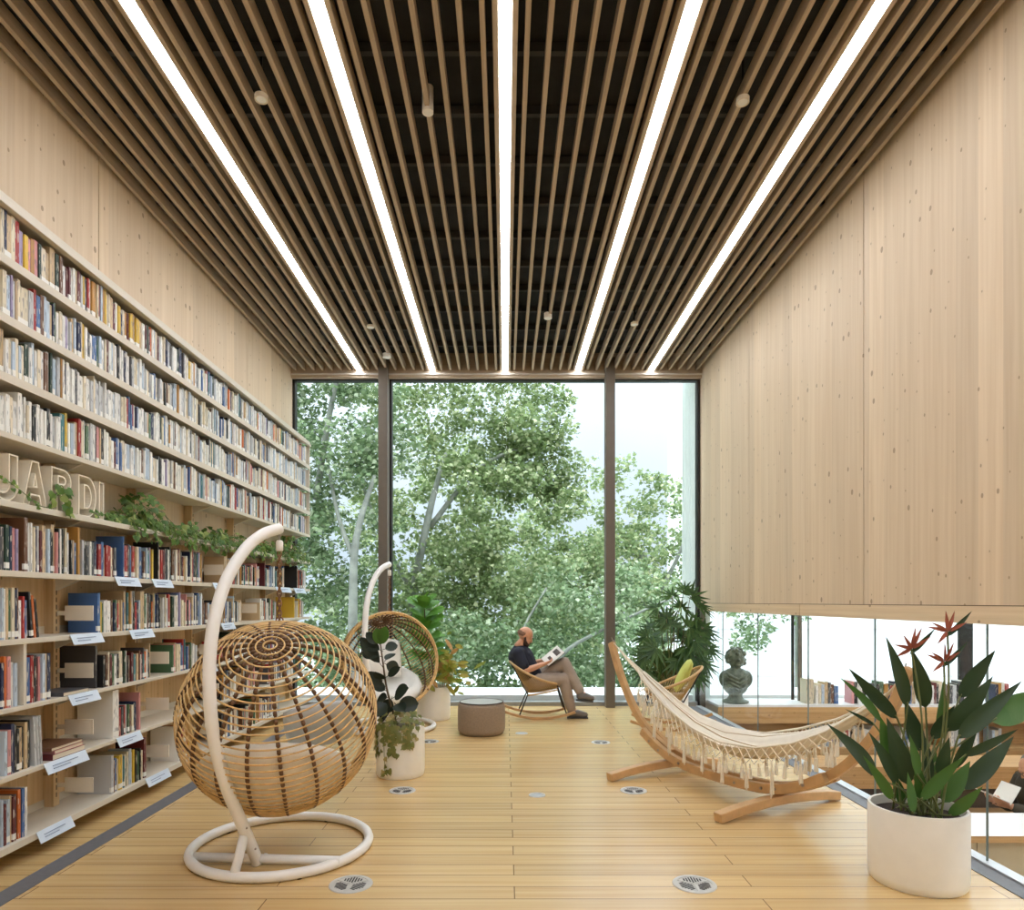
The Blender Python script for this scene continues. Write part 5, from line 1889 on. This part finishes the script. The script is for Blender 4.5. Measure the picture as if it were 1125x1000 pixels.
# fiddle leaf fig with croton
FC = Vector((-0.915, 8.62, 0))
fp_ = thing('potted_fiddle_leaf_fig', 'bright green fiddle leaf fig with a croton at its foot, white pot by the glazing', 'potted plant', FC)
pot(fp_, FC, 0.213, 0.42)
st = spline([FC + Vector((-0.02, 0, 0.36)), P(472, 735, 8.62), P(468, 700, 8.62), P(466, 660, 8.62)], 6)
MB().tube(st, list(np.linspace(0.014, 0.007, len(st))), 8).build('stem', M['cane'], fp_, smooth=True, w=True)
rd = random.Random(14)
for k in range(46):
    u = (k / 46) ** 0.8
    p = st[min(len(st) - 1, int((0.42 + 0.58 * u) * (len(st) - 1)))]
    a = k * 2.4
    L = rd.uniform(0.2, 0.3) * (1.1 - 0.3 * u)
    d = Vector((math.cos(a), math.sin(a), rd.uniform(-0.25, 0.7) + 0.5 * u)).normalized()
    b = p + d * 0.03
    lf = MB().blade(b, b + d * L, L * 0.78, (rd.uniform(-.2, .2) + d.x * -0.2, -0.55, 0.9), 0.02, 0.16, 8, FIDDLE, 4)
    lf.tube([p, b], 0.004, 4)
    lf.build('leaf', M['fiddle'], fp_, smooth=True, w=True)
fo = MB()
for k in range(70):
    c = P(rd.gauss(490, 9), rd.gauss(735, 13), 8.5 + rd.uniform(-.15, .15))
    d = Vector((rd.uniform(-1, 1.3), rd.uniform(-1, .3), rd.uniform(-.5, .9))).normalized()
    fo.blade(c, c + d * rd.uniform(0.10, 0.2), rd.uniform(0.045, 0.07), (rd.uniform(-.5, .5), -0.8, .6), 0.01, 0.2, 5, OVAL, 2)
for k in range(5):
    fo.tube(spline([FC + Vector((0.05, -0.02, 0.36)), P(484 + k * 2, 755, 8.5), P(480 + k * 5, 730 - k % 2 * 8, 8.5)], 4), 0.005, 4)
fo.build('croton_foliage', M['croton'], fp_, smooth=True, w=True)

# lady palm by the glazing
PC = Vector((2.16, 8.78, 0))
pm = thing('potted_palm', 'dense dark lady palm standing in the corner by the glazing', 'potted plant', PC)
pot(pm, PC, 0.22, 0.34)
rd = random.Random(30)
FR = [(764, 655, 1.0), (776, 664, 1.1), (752, 668, 0.9), (782, 690, 1.05), (778, 700, 1.0), (760, 690, 1.2), (744, 696, 1.1), (730, 680, 0.9), (722, 700, 1.0), (712, 690, 0.9), (708, 712, 1.0), (700, 722, 0.9), (722, 722, 1.1), (740, 716, 1.1),
      (757, 712, 1.1), (772, 722, 1.0), (783, 728, 0.9), (748, 734, 1.0), (730, 740, 1.0), (712, 738, 0.9), (765, 742, 0.9), (738, 655, 0.8), (718, 668, 0.8), (755, 648, 0.7), (788, 712, 0.8), (735, 705, 1.0), (768, 680, 1.0), (704, 700, .8), (716, 712, 1), (728, 734, 1), (745, 725, 1), (760, 728, 1), (735, 688, 1), (756, 700, 1), (775, 742, .9), (722, 752, .9), (742, 748, 1), (700, 736, .9), (770, 706, 1)]
cn = MB()
for i, (x_, y_, s_) in enumerate(FR):
    Y = PC.y + rd.uniform(-0.25, 0.25)
    hub = P(x_, y_, Y)
    hub.x = 2.16 + (hub.x - 2.16) * 0.8
    out = (hub - (PC + Vector((0, 0, 0.95))))
    out.z *= 0.6
    out = out.normalized() if out.length > 0.05 else Vector((0, -1, 0))
    nrm = (out * 0.5 + Vector((rd.uniform(-.4, .4), -0.75, rd.uniform(0.0, .8)))).normalized()
    ddir = (Vector((out.x, out.y * .5, out.z - 0.15)) - nrm * out.dot(nrm))
    ddir = (ddir - nrm * ddir.dot(nrm)).normalized()
    sd_ = ddir.cross(nrm)
    fr_ = MB()
    nl = 11
    for k in range(nl):
        a = (k / (nl - 1) - 0.5) * math.radians(210)
        d = ddir * math.cos(a) + sd_ * math.sin(a)
        L = 0.30 * s_ * (1 - 0.25 * abs(k / (nl - 1) - 0.5) * 2) * rd.uniform(.85, 1.1)
        fr_.blade(hub + d * 0.012, hub + d * L + Vector((0, 0, -0.05 * rd.random())), 0.042 * s_, nrm, -0.03, 0.35, 5, lambda u: 0.0 if u >= 1 else (0.35 + 0.65 * math.sin(PI * min(1, u + 0.15) ** 0.8)) if u > 0 else 0.3)
    fr_.build('frond', M['palm'], pm, smooth=True, w=True)
    root = PC + Vector((rd.uniform(-.12, .12), rd.uniform(-.12, .12), 0.28))
    MB().tube(spline([root, root.lerp(hub, 0.5) + Vector((0, 0, 0.12)), hub], 5), [0.010] * 4 + [0.007] * 4 + [0.004] * 3, 6).build('cane', M['stalk' if i % 3 else 'cane'], pm, smooth=True, w=True)

# ================================================================== people
def hand(mb, wrist, direction, palm_n, curl=0.5, side=1, s=1.0):
    """palm and five separate fingers grown from the wrist"""
    d = Vector(direction).normalized()
    n = Vector(palm_n)
    n = (n - d * n.dot(d)).normalized()
    t = d.cross(n) * side
    w = Vector(wrist)
    for k in range(4):
        o = t * ((k - 1.5) * 0.02 * s)
        mb.limb([w + o * 0.5, w + d * 0.085 * s + o], [0.015 * s, 0.0125 * s], 8)
        L = (0.072, 0.082, 0.076, 0.058)[k] * s
        p = w + d * 0.088 * s + o
        ang = 0.25 + curl * 0.5
        pts = [p]
        cur = d
        for j in range(3):
            cur = (cur * math.cos(ang) + n * math.sin(ang)).normalized()
            p = p + cur * (L * (0.45, 0.32, 0.23)[j])
            pts.append(p)
        mb.limb(pts, [0.0098 * s, 0.009 * s, 0.0085 * s, 0.007 * s], 8)
    th = (t * -1 * 0.75 + d * 0.6 + n * 0.35).normalized()
    b = w + d * 0.025 * s - t * 0.025 * s
    mb.limb([b, b + th * 0.045 * s, b + th * 0.07 * s + d * 0.022 * s], [0.014 * s, 0.0105 * s, 0.0085 * s], 8)


def head(mb, c, face, up):
    """skull, jaw, nose, ears, lips, eye sockets; face = facing direction"""
    f, u = Vector(face).normalized(), Vector(up).normalized()
    u = (u - f * u.dot(f)).normalized()
    r = f.cross(u)
    R_ = Matrix((r, f, u)).transposed()
    c = Vector(c)
    at = lambda x, y, z: c + R_ @ Vector((x, y, z))
    mb.ball(at(0, -0.012, 0.03), 0.077, 0.1, 0.092, 20, 14, R_)
    mb.ball(at(0, 0.028, -0.035), 0.06, 0.066, 0.08, 16, 12, R_)
    mb.ball(at(0, 0.062, -0.088), 0.03, 0.027, 0.024, 12, 8, R_)
    mb.limb([at(0, 0.088, 0.012), at(0, 0.108, -0.022)], [0.009, 0.0135], 8)
    mb.ball(at(0, 0.09, -0.055), 0.024, 0.011, 0.009, 10, 6, R_)
    mb.ball(at(0, 0.078, 0.03), 0.055, 0.02, 0.012, 12, 6, R_)
    for s in (-1, 1):
        mb.ball(at(0.076 * s, -0.012, -0.01), 0.011, 0.02, 0.033, 10, 8, R_)
        mb.ball(at(0.034 * s, 0.082, 0.008), 0.013, 0.009, 0.009, 8, 6, R_)
    return at, R_


# the man reading in the rocking chair
man = thing('person', 'bearded man in navy T-shirt and taupe trousers reading, legs crossed, in a rocking chair', 'person', (0.42, 8.78, 0))
hipR, hipL = Vector((0.40, 8.69, 0.455)), Vector((0.40, 8.87, 0.46))
kneeR, kneeL = Vector((0.745, 8.66, 0.50)), Vector((0.765, 8.74, 0.70))
ankR, ankL = Vector((0.855, 8.66, 0.105)), Vector((0.965, 8.60, 0.335))
pel, wai, che, nec = Vector((0.37, 8.78, 0.465)), Vector((0.30, 8.78, 0.60)), Vector((0.205, 8.78, 0.77)), Vector((0.175, 8.78, 0.90))
shR, shL = Vector((0.165, 8.605, 0.835)), Vector((0.20, 8.955, 0.845))
elR, elL = Vector((0.262, 8.53, 0.625)), Vector((0.36, 9.04, 0.66))
haR, haL = Vector((0.50, 8.64, 0.70)), Vector((0.56, 8.90, 0.735))
body = MB()
body.limb([pel, wai, che], [0.135, 0.13, 0.15])
body.ball(che + Vector((0, 0, 0.02)), 0.11, 0.17, 0.11)
body.limb([che + Vector((-0.01, 0, 0.08)), nec, nec + Vector((0.035, 0, 0.06))], [0.085, 0.058, 0.054])
hcen = Vector((0.262, 8.78, 1.045))
fdir, fup = Vector((0.86, -0.12, -0.50)), Vector((0.5, 0, 0.86))
body.limb([nec + Vector((0, 0, 0.02)), hcen + Vector((-0.02, 0, -0.05))], [0.058, 0.056])
hat, HR = head(body, hcen, fdir, fup)
for sh, el, ha in ((shR, elR, haR), (shL, elL, haL)):
    body.limb([che.lerp(sh, 0.6) + Vector((0, 0, 0.03)), sh, sh.lerp(el, 0.5), el], [0.075, 0.062, 0.052, 0.042])
    body.limb([el, el.lerp(ha, 0.35), ha], [0.042, 0.041, 0.028])
hand(body, haR, (0.95, 0.15, 0.25), (0, 0.5, 0.6), 0.7, 1, 0.95)
hand(body, haL, (0.85, -0.3, 0.2), (0, -0.4, 0.7), 0.7, -1, 0.95)
for hp, kn, an in ((hipR, kneeR, ankR), (hipL, kneeL, ankL)):
    body.limb([hp, hp.lerp(kn, 0.5), kn], [0.09, 0.075, 0.055])
    body.limb([kn, kn.lerp(an, 0.3), an], [0.055, 0.053, 0.038])
for an, toe in ((ankR, Vector((0.13, 0, -0.055))), (ankL, Vector((0.10, -0.01, -0.05)))):
    body.limb([an, an + toe * 0.5, an + toe], [0.036, 0.032, 0.024])
fused(body, 'body', M['skin'], man, 0.0065, 3)
sh_ = MB()
sh_.limb([pel + Vector((-0.015, 0, 0.03)), wai, che], [0.150, 0.150, 0.168])
sh_.ball(che + Vector((-0.005, 0, 0.03)), 0.122, 0.185, 0.115)
sh_.limb([che + Vector((-0.01, 0, 0.07)), nec + Vector((-0.012, 0, -0.03))], [0.1, 0.073])
for sh, el in ((shR, elR), (shL, elL)):
    sh_.limb([che.lerp(sh, 0.6) + Vector((0, 0, 0.02)), sh, sh.lerp(el, 0.72)], [0.09, 0.079, 0.072])
fused(sh_, 't_shirt', M['navy'], man, 0.008, 5)
tr = MB()
tr.limb([pel + Vector((-0.01, 0, 0)), pel.lerp(wai, 0.4)], [0.158, 0.148])
for hp, kn, an in ((hipR, kneeR, ankR), (hipL, kneeL, ankL)):
    tr.limb([hp, hp.lerp(kn, 0.5), kn], [0.112, 0.1, 0.082])
    tr.limb([kn, kn.lerp(an, 0.4), an.lerp(kn, 0.08)], [0.082, 0.076, 0.064])
fused(tr, 'trousers', M['taupe'], man, 0.008, 4)
for an, to in ((ankR, Vector((1.06, 8.65, 0.045))), (ankL, Vector((1.135, 8.575, 0.265)))):
    hl = an + Vector((-0.03, 0, -0.055))
    so2 = MB()
    dn = (to - hl).normalized()
    so2.limb([an + Vector((0.0, 0, -0.01)), hl + Vector((0.02, 0, 0.015)), hl.lerp(to, 0.45) + Vector((0, 0, 0.018)), to - dn * 0.03], [0.049, 0.048, 0.046, 0.034])
    if an is ankR:
        so2.v = [(x, y, max(z, 0.013)) for x, y, z in so2.v]
    shoe = fused(so2, 'shoe', M['shoe'], man, 0.006, 2)
    sl_ = MB()
    nrm_ = Vector((0, 1, 0)).cross(dn).normalized()
    b0 = hl - Vector((0.03, 0, 0)) + nrm_ * (0.038 if nrm_.z < 0 else -0.038)
    if an is ankR:
        b0 = Vector((hl.x - 0.03, hl.y, 0.009))
        b1 = Vector((to.x + 0.005, to.y, 0.009))
    else:
        b1 = b0 + dn * ((to - hl).length + 0.02)
    sl_.bar([b0, b0.lerp(b1, 0.5), b1], 0.082, 0.016).build('sole', M['sole'], shoe, bevel=0.005, w=True)
bd = MB()
bd.ball(hat(0, 0.045, -0.082), 0.056, 0.056, 0.04, 14, 10, HR)
bd.ball(hat(0, 0.082, -0.085), 0.034, 0.024, 0.034, 14, 10, HR)
bd.ball(hat(0, 0.098, -0.046), 0.028, 0.009, 0.006, 10, 6, HR)
for s in (-1, 1):
    bd.limb([hat(0.066 * s, 0.012, -0.01), hat(0.062 * s, 0.03, -0.05), hat(0.045 * s, 0.055, -0.075)], [0.013, 0.02, 0.026])
fused(bd, 'beard', M['beard'], man, 0.005, 1)
hr = MB()
for k in range(14):
    a = PI * (0.02 + 0.96 * k / 13)
    hr.ball(hat(0.075 * math.cos(a), -0.012 - 0.094 * math.sin(a), 0.015), 0.012, 0.015, 0.034, 8, 6, HR)
fused(hr, 'hair', M['stubble'], man, 0.005, 2)
ey = MB()
for s in (-1, 1):
    ey.ball(hat(0.034 * s, 0.092, 0.008), 0.006, 0.004, 0.003, 8, 6, HR)
    ey.limb([hat(0.018 * s, 0.098, 0.03), hat(0.05 * s, 0.09, 0.032)], [0.004, 0.003], 6)
ey.build('eyebrow', M['beard'], man, w=True)
# the open book he holds
dl = Vector((0.76, 0.12, 0.62)).normalized()
pgn = Vector((-0.42, -0.7, 0.62)).normalized()
pgn = (pgn - dl * pgn.dot(dl)).normalized()
sdv = dl.cross(pgn)
bkc = Vector((0.615, 8.70, 0.80))
ob = thing('open_book', 'open illustrated book in the hands of the man in the rocking chair', 'book', bkc)
MB().obox(bkc, dl, sdv, pgn, 0.135, 0.085, 0.004).build('page', M['paper'], ob, w=True)
MB().obox(bkc - pgn * 0.006, dl, sdv, pgn, 0.139, 0.088, 0.0018).build('cover', M['blackmetal'], ob, w=True)
pgn2 = Vector((-0.55, 0.55, 0.62))
sgn_ = 1 if sdv.z < 0 else -1
spine_ = bkc - sdv * (0.086 * -sgn_ if False else 0.086 * (1 if (sdv.z > 0) else -1))
d2 = (Vector((0.1, 0.85, 0.35)) - dl * Vector((0.1, 0.85, 0.35)).dot(dl)).normalized()
n2 = dl.cross(d2)
c2 = spine_ + d2 * 0.087
MB().obox(c2, dl, d2, n2, 0.135, 0.085, 0.004).build('page', M['paper'], ob, w=True)
MB().obox(c2 - n2 * (0.006 if n2.z > 0 else -0.006), dl, d2, n2, 0.139, 0.088, 0.0018).build('cover', M['blackmetal'], ob, w=True)
MB().obox(bkc + dl * 0.065 + pgn * 0.0045, dl, sdv, pgn, 0.035, 0.05, 0.0008).build('picture', M['ink'], ob, w=True)
MB().obox(bkc - dl * 0.05 + pgn * 0.0045, dl, sdv, pgn, 0.022, 0.028, 0.0008).build('picture', M['ink'], ob, w=True)

# the reader in the lower room, facing the glazing
gx, gy = 4.58, 5.78
wo = thing('person', 'grey-haired reader with glasses and dark jacket at the counter below, holding a white booklet', 'person', (gx, gy, -0.95))
body = MB()
pel, wai, che, nec = Vector((gx + 0.06, gy, -0.42)), Vector((gx + 0.03, gy, -0.28)), Vector((gx, gy, -0.12)), Vector((gx - 0.02, gy, 0.0))
body.limb([pel, wai, che], [0.14, 0.13, 0.15])
body.limb([che, nec, nec + Vector((-0.03, 0, 0.05))], [0.09, 0.058, 0.054])
hcen = Vector((gx - 0.06, gy, 0.11)) + Vector((0, 0, -0.05))
fdir, fup = Vector((-0.9, -0.1, -0.42)), Vector((-0.4, 0, 0.9))
hat, HR = head(body, hcen, fdir, fup)
js = []
for s in (-1, 1):
    sh, el, ha = Vector((gx + 0.0, gy + 0.17 * s, -0.08)), Vector((gx - 0.08, gy + 0.24 * s, -0.31)), Vector((gx - 0.31, gy + 0.1 * s, -0.23))
    js.append((sh, el, ha))
    body.limb([che.lerp(sh, 0.6), sh, el], [0.075, 0.06, 0.044])
    body.limb([el, ha], [0.042, 0.028])
    hand(body, ha, (-0.9, -0.2 * s, 0.3), (0.2, -0.6 * s, 0.6), 0.7, s, 0.95)
    kn, an = Vector((gx - 0.34, gy + 0.1 * s, -0.43)), Vector((gx - 0.32, gy + 0.1 * s, -0.86))
    hp = Vector((gx + 0.03, gy + 0.09 * s, -0.44))
    body.limb([hp, hp.lerp(kn, .5), kn], [0.09, 0.075, 0.055])
    body.limb([kn, an, an + Vector((-0.14, 0, -0.045))], [0.055, 0.04, 0.03])
fused(body, 'body', M['skin'], wo, 0.0065, 3)
jk = MB()
jk.limb([pel, wai, che], [0.165, 0.16, 0.175])
jk.limb([che, nec + Vector((0.01, 0, -0.035))], [0.12, 0.085])
for sh, el, ha in js:
    jk.limb([che.lerp(sh, 0.6), sh, el], [0.1, 0.085, 0.066])
    jk.limb([el, el.lerp(ha, 0.85)], [0.064, 0.046])
fused(jk, 'jacket', M['olive'], wo, 0.008, 4)
trs = MB()
for s in (-1, 1):
    hp, kn, an = Vector((gx + 0.03, gy + 0.09 * s, -0.44)), Vector((gx - 0.34, gy + 0.1 * s, -0.43)), Vector((gx - 0.32, gy + 0.1 * s, -0.84))
    trs.limb([hp, kn, an], [0.11, 0.08, 0.06])
fused(trs, 'trousers', M['taupe'], wo, 0.009, 3)
hr = MB()
hr.ball(hat(0, -0.035, 0.05), 0.086, 0.092, 0.085, 16, 12, HR)
hr.ball(hat(0, -0.07, 0.0), 0.075, 0.05, 0.07, 14, 10, HR)
fused(hr, 'hair', M['grey_hair'], wo, 0.006, 2)
gl = MB()
for s in (-1, 1):
    gl.tube([hat(0.034 * s + 0.024 * math.cos(a), 0.108, 0.005 + 0.02 * math.sin(a)) for a in [2 * PI * i / 14 for i in range(14)]], 0.003, 5, closed=True)
    gl.tube([hat(0.058 * s, 0.106, 0.008), hat(0.08 * s, 0.0, 0.012)], 0.0028, 5)
gl.tube([hat(-0.01, 0.11, 0.008), hat(0.01, 0.11, 0.008)], 0.0028, 5)
gl.build('glasses', M['cane'], wo, w=True)
stl = thing('stool', 'simple timber stool under the reader in the lower room', 'stool', (gx + 0.05, gy, -0.95))
MB().lathe([(0.17, -0.60 + 0.95 - 0.03), (0.18, 0.37), (0.18, 0.345), (0.17, 0.325)], (gx + 0.05, gy, -0.95), 28).build('seat', M['ledge'], stl, w=True)
for a in (0.8, 2.4, 3.9, 5.5):
    MB().tube([(gx + 0.05 + 0.13 * math.cos(a), gy + 0.13 * math.sin(a), -0.62), (gx + 0.05 + 0.17 * math.cos(a), gy + 0.17 * math.sin(a), -0.95)], 0.013, 8).build('leg', M['ledge'], stl, w=True)
bkl = Vector((4.24, 5.76, -0.17))
ob = thing('open_booklet', 'white open booklet in the hands of the reader in the lower room', 'booklet', bkl)
for (c, d) in (((-0.085, 0, 0.015), (-0.9, 0, 0.42)), ((0.045, 0, 0.035), (0.5, 0, 0.85))):
    d = Vector(d).normalized()
    MB().obox(bkl + Vector(c), d, (0, 1, 0), d.cross(Vector((0, 1, 0))), 0.085, 0.11, 0.003).build('page', M['paper'], ob, w=True)
